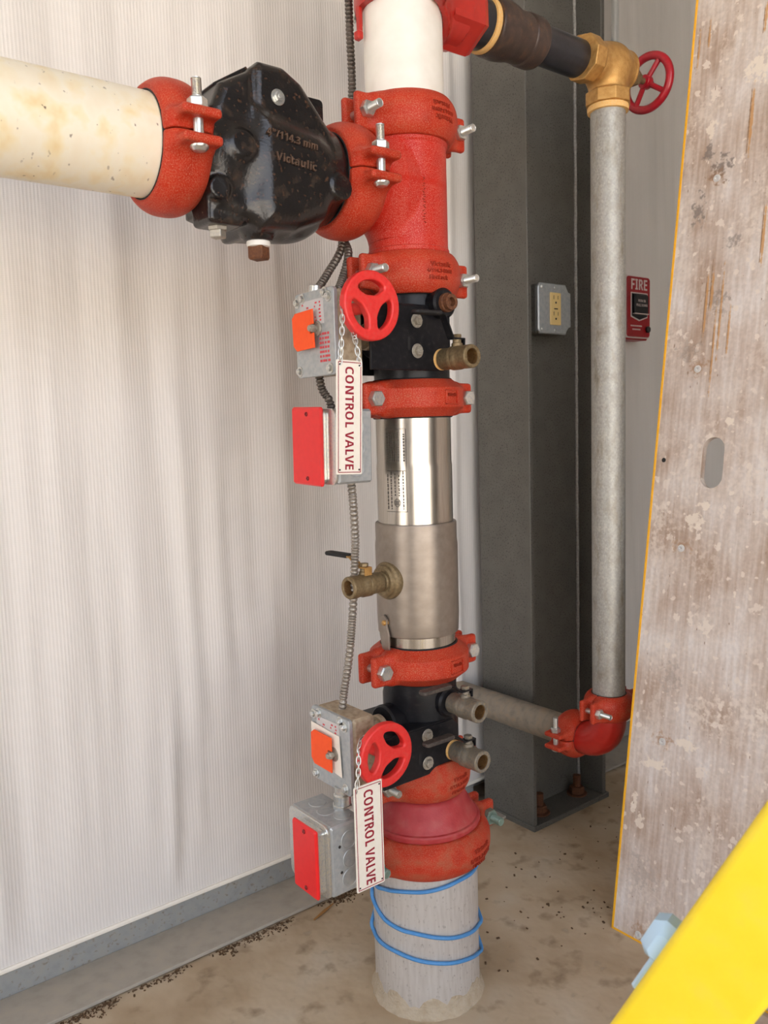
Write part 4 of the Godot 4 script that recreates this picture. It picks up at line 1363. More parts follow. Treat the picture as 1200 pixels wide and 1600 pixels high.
func branch() -> void:
	var y := 1.2365
	var b := Basis(Vector3(0, 0, 1), Vector3(1, 0, 0), Vector3(0, 1, 0))
	var lat := along(Vector3(1, 0, 0))
	single("horizontal_pipe", lathe([Vector2(0.052, -1.5), Vector2(0.0585, -1.5), Vector2(0.0585, -0.002), Vector2(0.052, 0.0)], 72, lat), M.cream_paint, "stained cream white pipe entering from the left, held by a red coupling", "pipe", Vector3(-0.366, y, 0))
	var c := coupling("smooth red coupling between the cream pipe and the black check valve", Vector3(-0.374, y, 0), b, 0.0586, 0.0185, 0.029, "round", M.cast_red, M.zinc, 0.052)
	c = coupling("dusty red coupling between the black check valve and the tee", Vector3(-0.117, y, 0), b, 0.0582, 0.0185, 0.030, "round", M.cast_red, M.zinc, 0.052)
	# check valve: a lumpy cast body with a tall bonnet
	var o := Vector3(-0.245, y, 0)
	var t := thing("check_valve", "big black cast iron check valve with rust spots and raised lettering", "valve", o)
	var lowp := PackedVector2Array([Vector2(-0.04, 0.055), Vector2(0.055, 0.036), Vector2(0.084, 0.018), Vector2(0.088, -0.03), Vector2(0.066, -0.066), Vector2(0.02, -0.086), Vector2(-0.034, -0.09), Vector2(-0.043, -0.06)])
	var topp := PackedVector2Array([Vector2(-0.038, 0.04), Vector2(-0.036, 0.098), Vector2(-0.026, 0.108), Vector2(0.008, 0.108), Vector2(0.034, 0.094), Vector2(0.078, 0.044), Vector2(0.084, 0.0), Vector2(0.0, 0.0)])
	var leftp := PackedVector2Array([Vector2(-0.034, 0.098), Vector2(-0.078, 0.074), Vector2(-0.09, 0.045), Vector2(-0.09, 0.0), Vector2(-0.03, 0.0)])
	var cov := PackedVector2Array([Vector2(-0.03, 0.0), Vector2(-0.09, 0.01), Vector2(-0.09, -0.07), Vector2(-0.03, -0.086)])
	var slab := func(p: Vector3, poly: PackedVector2Array, hz: float, r: float) -> float:
		var e := Vector2(polygon2(Vector2(p.x, p.y), poly) + r, absf(p.z) - hz + r)
		return e.max(Vector2.ZERO).length() + minf(maxf(e.x, e.y), 0.0) - r
	var f := func(p: Vector3) -> float:
		var d: float = capcyl(p, Vector3(-0.112, 0, 0), Vector3(1, 0, 0), 0.224, 0.0578, 0.002)
		d = smin(d, slab.call(p, lowp, 0.065, 0.024), 0.014)
		d = smin(d, (Vector3(p.x - 0.03, p.y + 0.012, p.z) / Vector3(0.075, 0.082, 0.056)).length() * 0.06 - 0.058, 0.014)
		d = smin(d, slab.call(p, topp, 0.055, 0.012), 0.006)
		d = smin(d, slab.call(p, leftp, 0.052, 0.012), 0.006)
		d = smin(d, slab.call(p, cov, 0.05, 0.016), 0.016)
		d = smin(d, capcyl(p, Vector3(0.07, 0, 0), Vector3(1, 0, 0), 0.022, 0.0615, 0.006), 0.008)
		d = smin(d, capcyl(p, Vector3(0.082, -0.028, 0.0), Vector3(0, 0, 1), 0.066, 0.0155, 0.002), 0.008)
		d = smin(d, capcyl(p, Vector3(-0.088, -0.05, 0.0), Vector3(0, 0, 1), 0.054, 0.0125, 0.002), 0.008)
		d = smin(d, capcyl(p, Vector3(-0.058, 0.004, 0.0), Vector3(0, 0, 1), 0.06, 0.014, 0.002), 0.012)
		d = smin(d, capcyl(p, Vector3(-0.02, -0.099, 0.02), Vector3(0, 1, 0), 0.06, 0.019, 0.003), 0.008)
		d = smin(d, rbox(p, Vector3(-0.075, -0.07, 0.02), Vector3(0.024, 0.018, 0.024), 0.006), 0.01)
		return d
	part(t, "body", sdf(f, Vector3(-0.118, -0.118, -0.072), Vector3(0.118, 0.114, 0.076), 0.0025), M.cast_black)
	# square plug in white tape below, hexagon plug beside it, bolt in the bonnet
	var pl := Geo.new()
	box(Vector3(-0.0105, -0.121, -0.0105), Vector3(0.0105, -0.1, 0.0105), 0.002, Transform3D(Basis(Vector3.UP, 0.5), Vector3(-0.02, 0, 0.02)), pl)
	part(t, "drain_plug", pl, M.rust, Transform3D(), "rusty square drain plug")
	part(t, "thread_tape", lathe([Vector2(0.01, -0.106), Vector2(0.0142, -0.105), Vector2(0.0152, -0.101), Vector2(0.0145, -0.097), Vector2(0.01, -0.097)], 24, Transform3D(Basis(), Vector3(-0.02, 0, 0.02))), M.white_tape)
	var hp := Geo.new()
	hex(0.0125, -0.092, -0.08, Transform3D(Basis(), Vector3(-0.077, 0, 0.022)), hp)
	box(Vector3(-0.0075, -0.101, -0.0075), Vector3(0.0075, -0.091, 0.0075), 0.001, Transform3D(Basis(Vector3.UP, 0.6), Vector3(-0.077, 0, 0.022)), hp)
	part(t, "hex_plug", hp.mesh(28), M.old_zinc)
	screw(t, Vector3(-0.004, 0.068, 0.055), Vector3(0, 0, 1), 0.0062, M.zinc)
	# cast name plate standing behind the bonnet, and the lid on the slope
	part(t, "name_plate", extrude(rrect(0.06, 0.058, 0.006), -0.036, -0.03, 0.001, Transform3D(Basis(), Vector3(0.092, 0.088, 0))), M.cast_black)
	part(t, "lid", box(Vector3(-0.028, 0.0, -0.045), Vector3(0.026, 0.005, 0.036), 0.001, Transform3D(Basis(Vector3(0, 0, 1), 0.56), Vector3(-0.054, 0.086, 0))), M.cast_black)
	var face := Transform3D(Basis(), Vector3(0.012, 0.022, 0.0652))
	part(t, "lettering", letters("4\"/114.3 mm", 0.0088, 0.0034), M.worn_letter, Transform3D(Basis(Vector3(0, 0, 1), -0.09) * Basis.from_scale(Vector3(1.0, 1, 1)), Vector3(0.008, 0.018, 0.0662)))
	part(t, "lettering", letters("Victaulic", 0.0092, 0.0034), M.worn_letter, Transform3D(Basis(Vector3(0, 0, 1), -0.09) * Basis.from_scale(Vector3(1.12, 1, 1)), Vector3(0.012, -0.008, 0.0662)))


func drain() -> void:
	# outlet to the right of the white pipe, brass angle valve, galvanized drop, elbow, run back into the wall
	var px := 0.45
	var pz := 0.02
	var y := 1.511
	var z := 0.012
	var lat := along(Vector3(1, 0, 0))
	single("threaded_nipple", lathe([Vector2(0.03, 0.0), Vector2(0.0365, 0.0), Vector2(0.0365, 0.05), Vector2(0.03, 0.05)], 48, lat), M.black_pipe, "short black pipe nipple screwed into the red hexagonal outlet", "pipe nipple", Vector3(0.126, y, z * 0.4))
	single("thread_sealant", lathe([Vector2(0.036, 0.0), Vector2(0.0395, 0.001), Vector2(0.0405, 0.006), Vector2(0.0395, 0.011), Vector2(0.036, 0.012)], 40, lat), M.tape, "ochre thread sealant ringed round the black nipple", "sealant", Vector3(0.152, y, z * 0.4))
	var bc := thing("bell_reducer", "brown-black iron bell reducer between nipple and black pipe", "reducer", Vector3(0.16, y, z * 0.6))
	part(bc, "bell", lathe([Vector2(0.03, 0.002), Vector2(0.0415, 0.002), Vector2(0.0435, 0.006), Vector2(0.044, 0.03), Vector2(0.042, 0.045), Vector2(0.0385, 0.058), Vector2(0.0382, 0.078), Vector2(0.0378, 0.08), Vector2(0.0392, 0.082), Vector2(0.0398, 0.085), Vector2(0.0398, 0.108), Vector2(0.0385, 0.112), Vector2(0.03, 0.113)], 48, lat).mesh(26), M.black_iron)
	single("black_pipe", lathe([Vector2(0.026, 0.0), Vector2(0.03015, 0.0), Vector2(0.03015, 0.12), Vector2(0.026, 0.12)], 48, lat), M.black_pipe, "glossy black pipe running into the brass angle valve", "pipe", Vector3(0.265, y, z))
	var t := thing("angle_valve", "cast brass angle valve with a dark red handwheel", "valve", Vector3(px, y, pz))
	var f := func(p: Vector3) -> float:
		var d: float = p.length() - 0.039
		d = smin(d, capcyl(p, Vector3(-0.07, 0, 0), Vector3(1, 0, 0), 0.08, 0.034, 0.003), 0.012)
		d = smin(d, capcyl(p, Vector3(0, -0.068, 0), Vector3(0, 1, 0), 0.07, 0.033, 0.003), 0.012)
		d = smin(d, capcyl(p, Vector3(0.0, 0, 0), Vector3(1, 0, 0), 0.038, 0.036, 0.005), 0.01)
		d = smin(d, capcyl(p, Vector3(0.036, 0, 0), Vector3(1, 0, 0), 0.006, 0.0368, 0.002), 0.003)
		d = smin(d, capcyl(p, Vector3(0.042, 0, 0), Vector3(1, 0, 0), 0.016, 0.026, 0.006), 0.012)
		# octagonal ends
		var o1 := 0.0
		var o2 := 0.0
		for k in 4:
			var a := TAU * k / 8.0 + 0.2
			o1 = maxf(o1, absf(p.y * cos(a) + p.z * sin(a)))
			o2 = maxf(o2, absf(p.x * cos(a) + p.z * sin(a)))
		d = smin(d, maxf(o1 - 0.0355, absf(p.x + 0.062) - 0.013), 0.004)
		d = smin(d, maxf(o2 - 0.037, absf(p.y + 0.054) - 0.011), 0.004)
		return d
	part(t, "body", sdf(f, Vector3(-0.08, -0.074, -0.048), Vector3(0.064, 0.048, 0.048), 0.002), M.brass)
	part(t, "seal_ring", lathe([Vector2(0.03, -0.076), Vector2(0.0352, -0.0755), Vector2(0.0358, -0.07), Vector2(0.035, -0.066), Vector2(0.03, -0.066)], 40), M.tape)
	var bn := Geo.new()
	hex(0.0185, 0.055, 0.07, lat, bn)
	hex(0.0145, 0.07, 0.084, lat, bn)
	cyl(0.0055, 0.08, 0.125, 16, 0.0, lat, bn)
	part(t, "bonnet", bn.mesh(28), M.bronze)
	var wh := Geo.new()
	var loop := PackedVector3Array()
	for k in 49:
		var a := TAU * k / 48.0
		loop.append(Vector3(0.118, 0.046 * cos(a), 0.046 * sin(a)))
	tube(loop, func(_i): return 0.0074, 12, wh)
	for k in 4:
		var a := TAU * k / 4.0 + 0.62
		var sp := PackedVector3Array()
		for i in 7:
			var u := i / 6.0
			sp.append(Vector3(0.112 + 0.006 * u, lerpf(0.006, 0.046, u) * cos(a), lerpf(0.006, 0.046, u) * sin(a)))
		tube(sp, func(_i): return 0.0048, 10, wh)
	cyl(0.012, 0.104, 0.12, 24, 0.002, lat, wh)
	var hw := part(t, "handwheel", wh.mesh(50), M.valve_wheel_red)
	var nn := Geo.new()
	hex(0.0085, 0.119, 0.126, lat, nn)
	part(hw, "wheel_nut", nn.mesh(25), M.rubber)
	for q in [["123", 0.0125], ["200", 0.0]]:
		pass
	single("galvanized_pipe", lathe([Vector2(0.026, 0.0), Vector2(0.0302, 0.0), Vector2(0.0302, 1.11), Vector2(0.026, 1.11)], 48), M.galvanized, "tall galvanized upright pipe hanging from the brass angle valve", "pipe", Vector3(px, 0.345, pz))
	# elbow with its two couplings
	var ex := 0.283
	var el := thing("pipe_elbow", "glossy red elbow at the foot of the galvanized pipe", "elbow", Vector3(px, ex, pz))
	var R := 0.056
	var path := PackedVector3Array([Vector3(0, R + 0.028, 0)])
	for k in 13:
		var a := PI / 2 * k / 12.0
		path.append(Vector3(0, R - R * sin(a), -R + R * cos(a)))
	path.append(Vector3(0, 0, -R - 0.028))
	part(el, "bend", tube(path, func(i): return 0.0302 if i == 0 or i == 14 else 0.0322 + 0.002 * sin(PI * (i - 1) / 12.0), 36).mesh(50), M.outlet_red)
	coupling("small red coupling at the bottom of the galvanized pipe", Vector3(px, ex + R + 0.024, pz), Basis(), 0.0304, 0.0165, 0.024, "round", M.cast_red, M.zinc, 0.046, 0.0185, 0.0048)
	coupling("small red coupling joining the elbow to the dusty drain pipe", Vector3(px, ex, pz - R - 0.026), Basis(Vector3(-1, 0, 0), Vector3(0, 0, 1), Vector3(0, 1, 0)), 0.0304, 0.0165, 0.024, "round", M.cast_red, M.zinc, 0.046, 0.0185, 0.0048)
	single("drain_pipe", lathe([Vector2(0.026, 0.0), Vector2(0.0302, 0.0), Vector2(0.0302, 0.36), Vector2(0.026, 0.36)], 48, along(Vector3(0, 0, 1))), M.dusty_galvanized, "dusty galvanized pipe running from the elbow back into the wall", "pipe", Vector3(px, ex, -0.425))


func valves() -> void:
	var t := control_valve("black butterfly valve with a red handwheel, under the smooth red tee", 0.9665, 1.0905, Vector3(-0.135, 1.059, 0.078), 0.1, 0.978, 1.068, false)
	# boss with a rusty plug
	var bs := Geo.new()
	cyl(0.0215, 0.03, 0.074, 28, 0.003, along(Vector3(0, 0, 1), Vector3(0.004, 0.106, 0)), bs)
	part(t, "boss", bs.mesh(), M.black_gloss)
	var pg := Geo.new()
	lathe([Vector2(0, 0.07), Vector2(0.0135, 0.07), Vector2(0.0135, 0.079), Vector2(0.0125, 0.08), Vector2(0.0115, 0.08), Vector2(0.0112, 0.087), Vector2(0.0065, 0.087), Vector2(0.0055, 0.08), Vector2(0, 0.08)], 24, along(Vector3(0, 0, 1), Vector3(0.004, 0.106, 0)), pg)
	part(t, "plug", pg.mesh(28), M.rust, Transform3D(), "rusty recessed plug")
	t = control_valve("dusty black butterfly valve with a red handwheel, above the pinkish reducer", 0.3865, 0.5145, Vector3(-0.134, 0.446, 0.078), -0.55, 0.382, 0.456, true)
	bs = Geo.new()
	cyl(0.0225, 0.03, 0.066, 28, 0.003, along(Vector3(0, 0, 1), Vector3(0.004, 0.098, 0)), bs)
	part(t, "boss", bs.mesh(), M.black_gloss)
	ball_valve("brown bronze ball valve on the black valve under the tee", Vector3(0.006, 0.994, 0.058), Vector3(0, 0, 1), M.bronze, M.tape, M.black_gloss, M.rubber, 1.0, 0.05, 0.02)
	ball_valve("upper of two grey bronze ball valves beside the drain pipe", Vector3(0.006, 0.4845, 0.06), Vector3(0, 0, 1), M.grey_bronze, M.tape, M.black_gloss, M.grip, 1.0, 0.056)
	ball_valve("lower of two grey bronze ball valves beside the drain pipe", Vector3(0.012, 0.407, 0.058), Vector3(0, 0, 1), M.grey_bronze, M.tape, M.black_gloss, M.grip, 1.0, 0.056)
	var pd := (TOWARD * cos(deg_to_rad(-46)) + ACROSS * sin(deg_to_rad(-46)))
	ball_valve("brown bronze ball valve with black grip on the dull sleeve", pd * 0.071 + Vector3(0, 0.672, 0), pd, M.bronze, M.bronze, M.brass, M.rubber, 1.0, 0.055)
	# a bent metal tab hanging on the sleeve
	var ta := deg_to_rad(-52)
	var d := TOWARD * cos(ta) + ACROSS * sin(ta)
	var side := ACROSS * cos(ta) - TOWARD * sin(ta)
	var tb := thing("metal_tab", "bent grey metal tab hanging on the side of the sleeve", "tab", Vector3(0, 0.59, 0))
	part(tb, "plate", extrude(PackedVector2Array([Vector2(-0.004, -0.026), Vector2(0.013, -0.022), Vector2(0.013, 0.0), Vector2(0.008, 0.014), Vector2(0.009, 0.024), Vector2(0.002, 0.03), Vector2(-0.008, 0.026), Vector2(-0.011, 0.014), Vector2(-0.01, -0.002)]), 0.064, 0.067, 0.0006, Transform3D(Basis(side, Vector3.UP, d), Vector3.ZERO)), M.satin_steel)
	part(tb, "rivet", cyl(0.004, 0.06, 0.0705, 16, 0.001, along(d, Vector3(0, 0.018, 0) + side * 0.004)), M.brass)


func boxes_and_cables() -> void:
	supervisory_switch("upper grey switch box with orange flag, beside the upper red handwheel", Vector3(-0.165, 1.03, -0.004), 0.058, 0.006, 0.008, false, 0.04)
	supervisory_switch("lower dusty switch box with orange flag over a white paper tag", Vector3(-0.165, 0.437, -0.004), 0.056, -0.002, 0.012, true, -0.02)
	var j := junction_box("upper junction box with a red cover, hanging under the upper switch box", Vector3(-0.166, 0.876, -0.012), -0.006, 0.058, 0.009, 0.074, 0.109, true, 0.03)
	j = junction_box("lower junction box with a red cover, low beside the hanging sign", Vector3(-0.215, 0.305, 0.006), 0.014, 0.056, 0.015, 0.06, 0.1, true, 0.0)
	# short connector between the lower boxes
	var cn := thing("conduit_connector", "short zinc conduit connector between the two lower boxes", "connector", Vector3(-0.163, 0.352, 0.012))
	part(cn, "sleeve", lathe([Vector2(0.0, 0.004), Vector2(0.0125, 0.004), Vector2(0.0125, 0.022), Vector2(0.0105, 0.024), Vector2(0.0105, 0.034), Vector2(0, 0.034)], 24).mesh(28), M.zinc)
	var ln := Geo.new()
	hex(0.0155, 0.003, 0.008, Transform3D(), ln)
	part(cn, "locknut", ln.mesh(25), M.zinc)
	cn = thing("conduit_connector", "cable connector on top of the upper switch box", "connector", Vector3(-0.148, 1.088, -0.03))
	part(cn, "sleeve", cyl(0.009, -0.002, 0.012, 20, 0.001), M.zinc)
	armored_cable("armored_cable", "armored cable hanging down behind the white upright pipe", [Vector3(-0.036, 1.75, -0.078), Vector3(-0.036, 1.6, -0.079), Vector3(-0.036, 1.49, -0.079), Vector3(-0.036, 1.386, -0.08), Vector3(-0.055, 1.3, -0.085), Vector3(-0.075, 1.22, -0.078), Vector3(-0.088, 1.165, -0.045), Vector3(-0.122, 1.12, -0.035), Vector3(-0.147, 1.092, -0.03)], 0.0062, M.dark_cable)
	armored_cable("armored_cable", "second armored cable dropping behind the upper red handwheel", [Vector3(0.05, 1.75, -0.125), Vector3(0.05, 1.5, -0.125), Vector3(0.02, 1.3, -0.11), Vector3(-0.06, 1.2, -0.078), Vector3(-0.088, 1.15, -0.03), Vector3(-0.108, 1.11, -0.02), Vector3(-0.128, 1.086, -0.008)], 0.0062, M.dark_cable)
	armored_cable("armored_cable", "short armored cable from the upper switch box to the upper junction box", [Vector3(-0.147, 0.975, -0.03), Vector3(-0.145, 0.955, -0.026), Vector3(-0.138, 0.94, -0.02), Vector3(-0.135, 0.925, -0.018)], 0.0062, M.dark_cable)
	armored_cable("armored_cable", "long armored cable from the upper junction box down to the lower switch box", [Vector3(-0.135, 0.826, 0.022), Vector3(-0.13, 0.8, 0.018), Vector3(-0.118, 0.742, 0.004), Vector3(-0.118, 0.7, 0.0), Vector3(-0.122, 0.64, -0.002), Vector3(-0.13, 0.57, -0.004), Vector3(-0.139, 0.52, -0.007), Vector3(-0.142, 0.49, -0.01)], 0.0062, M.cable_steel)
	control_sign("white CONTROL VALVE sign hanging under the upper red handwheel", Vector3(-0.197, 0.988, 0.085), 0.041, 0.147, -0.045, 0.0)
	control_sign("white CONTROL VALVE sign hanging under the lower red handwheel", Vector3(-0.195, 0.4175, 0.086), 0.048, 0.15, 0.0, 0.0)
	chain("thin zinc chain between the upper switch box and the upper sign", [Vector3(-0.168, 1.07, 0.06), Vector3(-0.18, 1.05, 0.078), Vector3(-0.186, 1.02, 0.084), Vector3(-0.192, 0.983, 0.0855)])
	chain("thin zinc chain at the other top corner of the upper sign", [Vector3(-0.16, 1.035, 0.07), Vector3(-0.163, 1.01, 0.082), Vector3(-0.1605, 0.983, 0.0855)])
	chain("thin zinc chain between the lower red handwheel and the lower sign", [Vector3(-0.16, 0.475, 0.065), Vector3(-0.176, 0.468, 0.076), Vector3(-0.184, 0.44, 0.084), Vector3(-0.19, 0.413, 0.0865)])


func wall_devices() -> void:
	# conduit on the wall behind the column
	var c := thing("wall_conduit", "thin galvanized conduit running up the wall beside the column", "conduit", Vector3(1.0, 0, -0.368))
	part(c, "tube", cyl(0.0094, 1.45, 3.19, 20), M.emt)
	# socket outlet on the column web
	var o := thing("outlet_box", "grey metal outlet box with ivory socket on the column web", "outlet", Vector3(0.603, 1.138, -0.289))
	part(o, "box", box(Vector3(-0.05, -0.051, 0.0), Vector3(0.05, 0.051, 0.05), 0.004), M.column_paint)
	var cv := part(o, "cover", extrude(PackedVector2Array([Vector2(-0.053, -0.044), Vector2(-0.046, -0.053), Vector2(0.036, -0.053), Vector2(0.039, -0.046), Vector2(0.046, -0.038), Vector2(0.053, -0.036), Vector2(0.053, 0.036), Vector2(0.046, 0.038), Vector2(0.04, 0.046), Vector2(0.036, 0.053), Vector2(-0.046, 0.053), Vector2(-0.053, 0.044)]), 0.05, 0.058, 0.002), M.box_zinc)
	for q in [[-0.043, 0.044], [-0.043, -0.044], [0.0, 0.045], [0.0, -0.045]]:
		pan_screw(cv, Vector3(q[0], q[1], 0.058), Vector3(0, 0, 1), 0.0035, M.zinc)
	var rc := part(o, "receptacle", extrude(rrect(0.034, 0.068, 0.002), 0.057, 0.0605, 0.0008), M.ivory)
	var sl := Geo.new()
	for s in [1.0, -1.0]:
		box(Vector3(-0.0075, 0.017 * s + 0.003, 0.0602), Vector3(-0.006, 0.017 * s + 0.011, 0.0607), 0.0, Transform3D(), sl)
		box(Vector3(0.006, 0.017 * s + 0.003, 0.0602), Vector3(0.0075, 0.017 * s + 0.0105, 0.0607), 0.0, Transform3D(), sl)
		cyl(0.0024, 0.0602, 0.0607, 12, 0.0, along(Vector3(0, 0, 1), Vector3(0, 0.017 * s - 0.004, 0)), sl)
	box(Vector3(-0.006, -0.0012, 0.0602), Vector3(0.006, 0.0012, 0.0607), 0.0, Transform3D(), sl)
	part(rc, "slots", sl, M.rubber)
	# fire alarm pull station on the lining
	var p := thing("fire_alarm_pull", "dark red fire alarm pull station marked FIRE on the wall", "fire alarm", Vector3(1.061, 1.184, -0.39))
	var W := 0.104
	var H := 0.158
	part(p, "back_box", box(Vector3(-W / 2 + 0.004, -H / 2 - 0.004, 0), Vector3(W / 2 - 0.004, H / 2 - 0.006, 0.045), 0.003), M.alarm_red)
	part(p, "rim", extrude(rrect(W, H, 0.009), 0.043, 0.048, 0.001), M.alarm_white)
	var fc := part(p, "face", extrude(rrect(W - 0.006, H - 0.006, 0.008), 0.045, 0.051, 0.0015), M.alarm_red)
	part(fc, "lettering", letters("FIRE", 0.024, 0.0008), M.alarm_white, Transform3D(Basis.from_scale(Vector3(1.05, 1.12, 1)), Vector3(0, 0.056, 0.0512)))
	var fr := PackedVector2Array([Vector2(-0.036, -0.026), Vector2(0.0, -0.036), Vector2(0.036, -0.026), Vector2(0.036, 0.036), Vector2(-0.036, 0.036)])
	part(fc, "window_frame", extrude(fr, 0.0505, 0.0525, 0.0008), M.alarm_white)
	part(fc, "window", extrude(inset(fr, 0.003), 0.0515, 0.0535, 0.0005), M.alarm_black)
	var hd := part(p, "handle", extrude(rrect(0.06, 0.048, 0.005), 0.0532, 0.06, 0.002, Transform3D(Basis(), Vector3(0, 0.006, 0))), M.alarm_black)
	part(hd, "handle_edge", box(Vector3(-0.03, -0.0195, 0.0535), Vector3(0.03, -0.017, 0.061), 0.0005), M.alarm_white)
	part(hd, "lettering", letters("PUSH IN", 0.0062, 0.0006, false), M.alarm_white, Transform3D(Basis(), Vector3(0, 0.014, 0.0602)))
	part(hd, "lettering", letters("PULL DOWN", 0.0062, 0.0006, false), M.alarm_white, Transform3D(Basis(), Vector3(0, 0.003, 0.0602)))
	part(p, "lock", cyl(0.0085, 0.05, 0.057, 20, 0.001, along(Vector3(0, 0, 1), Vector3(0.036, -0.056, 0))), M.alarm_black)
	var mk := Geo.new()
	rng.seed = 6
	for row in 2:
		var x := -0.036 + row * 0.008
		while x < 0.012 - row * 0.006:
			var l := rng.randf_range(0.0015, 0.0035)
			box(Vector3(x, -0.05 - row * 0.009, 0.051), Vector3(x + l, -0.0465 - row * 0.009, 0.0515), 0.0, Transform3D(), mk)
			x += l + 0.0011
	part(fc, "small_print", mk, M.alarm_white)


func plywood() -> void:
	# a sheet leaning against the pipework: its own x runs out from the wall, its own y up the sheet
	var up := Vector3(0.244, 1.625, 0).normalized()
	var ax := Vector3(0, 0, 1)
	var b := Basis(ax, up, ax.cross(up))
	var t := thing("plywood_sheet", "worn paint-splashed plywood sheet with yellow edges and a hand slot", "plywood", Vector3(0.343, 0.0016, 0.107), b)
	var W := 0.66
	var H := 2.2
	var th := 0.0125
	# the face looks towards -x; ax.cross(up) points to -x
	var sx := 0.1085
	var s0 := 0.808
	var s1 := 0.854
	var r := 0.0195
	var g := Geo.new()
	var left := PackedVector2Array([Vector2(0.0, 0.0), Vector2(sx, 0.0)])
	for k in 13:
		var a := -PI / 2 - PI / 2 * k / 12.0
		left.append(Vector2(sx + r * cos(a), s0 + r * sin(a)))
	for k in 13:
		var a := PI - PI / 2 * k / 12.0
		left.append(Vector2(sx + r * cos(a), s1 + r * sin(a)))
	left.append_array(PackedVector2Array([Vector2(sx, H), Vector2(0.0, H)]))
	var right := PackedVector2Array([Vector2(W, 0.0), Vector2(W, H), Vector2(sx, H)])
	for k in 13:
		var a := PI / 2 - PI / 2 * k / 12.0
		right.append(Vector2(sx + r * cos(a), s1 + r * sin(a)))
	for k in 13:
		var a := -PI / 2 * k / 12.0
		right.append(Vector2(sx + r * cos(a), s0 + r * sin(a)))
	right.append(Vector2(sx, 0.0))
	extrude(left, -th, 0.0, 0.0, Transform3D(), g)
	extrude(right, -th, 0.0, 0.0, Transform3D(), g)
	part(t, "sheet", g.mesh(30), M.plywood)
	var e := Geo.new()
	box(Vector3(-0.0022, -0.0014, -th - 0.0004), Vector3(0.0022, H, 0.0008), 0.0004, Transform3D(), e)
	part(t, "edge_band", e, M.ply_edge, Transform3D(), "yellow painted long edge")
	e = Geo.new()
	box(Vector3(-0.0022, -0.0016, -th - 0.0004), Vector3(W, 0.002, 0.0008), 0.0004, Transform3D(), e)
	part(t, "edge_band", e, M.ply_edge, Transform3D(), "yellow painted bottom edge")
	for q in [[0.066, 0.684], [0.064, 0.351], [0.052, 0.011], [0.069, 1.313], [0.066, 0.99]]:
		var s := lathe([Vector2(0.0064, 0), Vector2(0.006, 0.0012), Vector2(0.003, 0.0016), Vector2(0.0022, 0.001), Vector2(0.0011, 0.001), Vector2(0.001, 0.0), Vector2(0, 0.0)], 20)
		part(t, "screw", s.mesh(40), M.emt, along(Vector3(0, 0, 1), Vector3(q[0], q[1], 0.0)))
	part(t, "nail_hole", cyl(0.004, -0.0002, 0.0003, 14), M.rubber, along(Vector3(0, 0, 1), Vector3(0.017, 0.834, 0.0)))


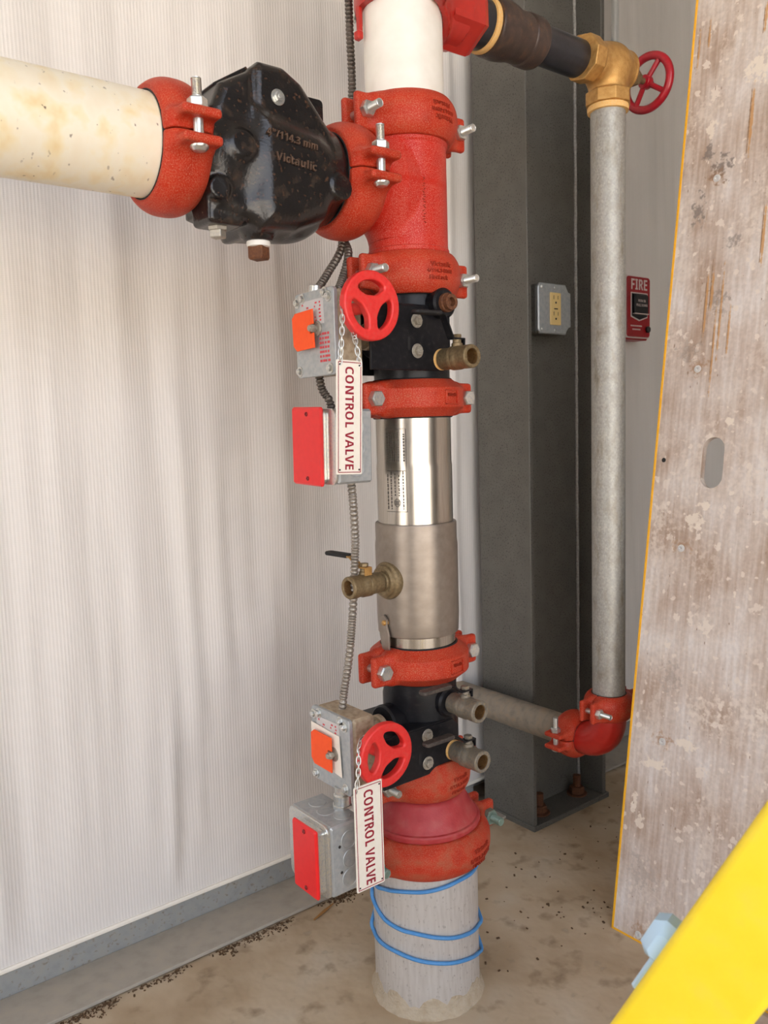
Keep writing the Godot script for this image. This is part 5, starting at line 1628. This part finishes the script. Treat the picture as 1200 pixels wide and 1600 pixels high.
func foreground() -> void:
	# a yellow enamelled rail: it stands on the floor and slants up past the photographer's right hand
	var t := thing("yellow_rail", "bright yellow enamelled steel rail slanting across close to the viewer", "rail", Vector3(-0.3701, 0.0000, 0.3688), Basis(Vector3(0.2020, -0.4634, 0.8628), Vector3(0.0435, 0.8843, 0.4648), Vector3(-0.9784, -0.0564, 0.1988)))
	part(t, "beam", extrude(rrect(0.066, 0.03, 0.006), 0.012, 1.427, 0.001, Transform3D(Basis(Vector3(1, 0, 0), Vector3(0, 0, -1), Vector3(0, 1, 0)), Vector3(0.033, 0.0, -0.015))), M.yellow_enamel)
	# small pale blue plastic clip behind its edge
	var cg := Geo.new()
	box(Vector3(-0.011, -0.014, -0.012), Vector3(0.022, 0.022, 0.012), 0.007, Transform3D(Basis(), Vector3(-0.0036, 0.6008, -0.020)), cg)
	box(Vector3(-0.004, -0.05, -0.003), Vector3(0.01, -0.008, 0.003), 0.002, Transform3D(Basis(), Vector3(0.0004, 0.6008, -0.020)), cg)
	part(t, "clip", cg, M.blue_plastic, Transform3D(), "pale blue plastic clip")
	# a second yellow-edged board lying on the floor beyond it
	var fb := thing("floor_board", "pale board with a yellow edge lying flat under the rail", "board", Vector3(0.2, 0, 0.387))
	part(fb, "sheet", box(Vector3(-0.1, 0, 0.001), Vector3(0.12, 0.011, 0.3), 0.0), M.bare_ply)
	part(fb, "edge_band", box(Vector3(-0.1, 0, -0.001), Vector3(0.12, 0.0115, 0.0012), 0.0), M.ply_edge)


func litter() -> void:
	rng.seed = 77
	var g := Geo.new()
	var clump := FastNoiseLite.new()
	clump.seed = 2
	clump.frequency = 9.0
	for i in 1500:
		var x := rng.randf_range(-0.52, 0.12)
		var k := clump.get_noise_1d(x)
		if rng.randf() > 0.35 + k * 1.4:
			continue
		var z := -0.2975 + absf(rng.randfn(0.0, 0.006 + 0.014 * maxf(0.0, k))) + 0.001
		var s := rng.randf_range(0.0005, 0.0017)
		box(Vector3(-s * 1.4, -s * 0.4, -s * 0.8), Vector3(s * 1.4, s * 0.5, s * 0.8), 0.0, Transform3D(Basis.from_euler(Vector3(rng.randf(), rng.randf() * TAU, rng.randf())), Vector3(x, s * 0.5, z)), g)
	for i in 120:
		var s := rng.randf_range(0.0008, 0.0028)
		box(Vector3(-s, -s * 0.3, -s * 0.6), Vector3(s, s * 0.4, s * 0.6), 0.0, Transform3D(Basis.from_euler(Vector3(0, rng.randf() * TAU, 0)), Vector3(rng.randf_range(0.1, 0.8), s * 0.3, rng.randf_range(-0.2, 0.1))), g)
	single("debris", g.mesh(20), M.dirt, "brown crumbs of dirt along the steel angle and on the floor", "debris", Vector3.ZERO, "", "stuff")
	for q in [[-0.02, -0.272, 0.35, 0.03, "straw-coloured wood splinter on the dirt by the steel angle"], [0.79, -0.14, 1.2, 0.022, "small splinter of wood on the floor behind the column foot"]]:
		var p := PackedVector3Array([Vector3(-q[3], 0.002, 0), Vector3(0, 0.0035, 0.002), Vector3(q[3], 0.002, 0.001)])
		var o := single("wood_splinter", tube(p, func(i): return [0.0016, 0.0028, 0.001][i], 6), M.straw, q[4], "splinter", Vector3(q[0], 0, q[1]))
		o.rotation.y = q[2]
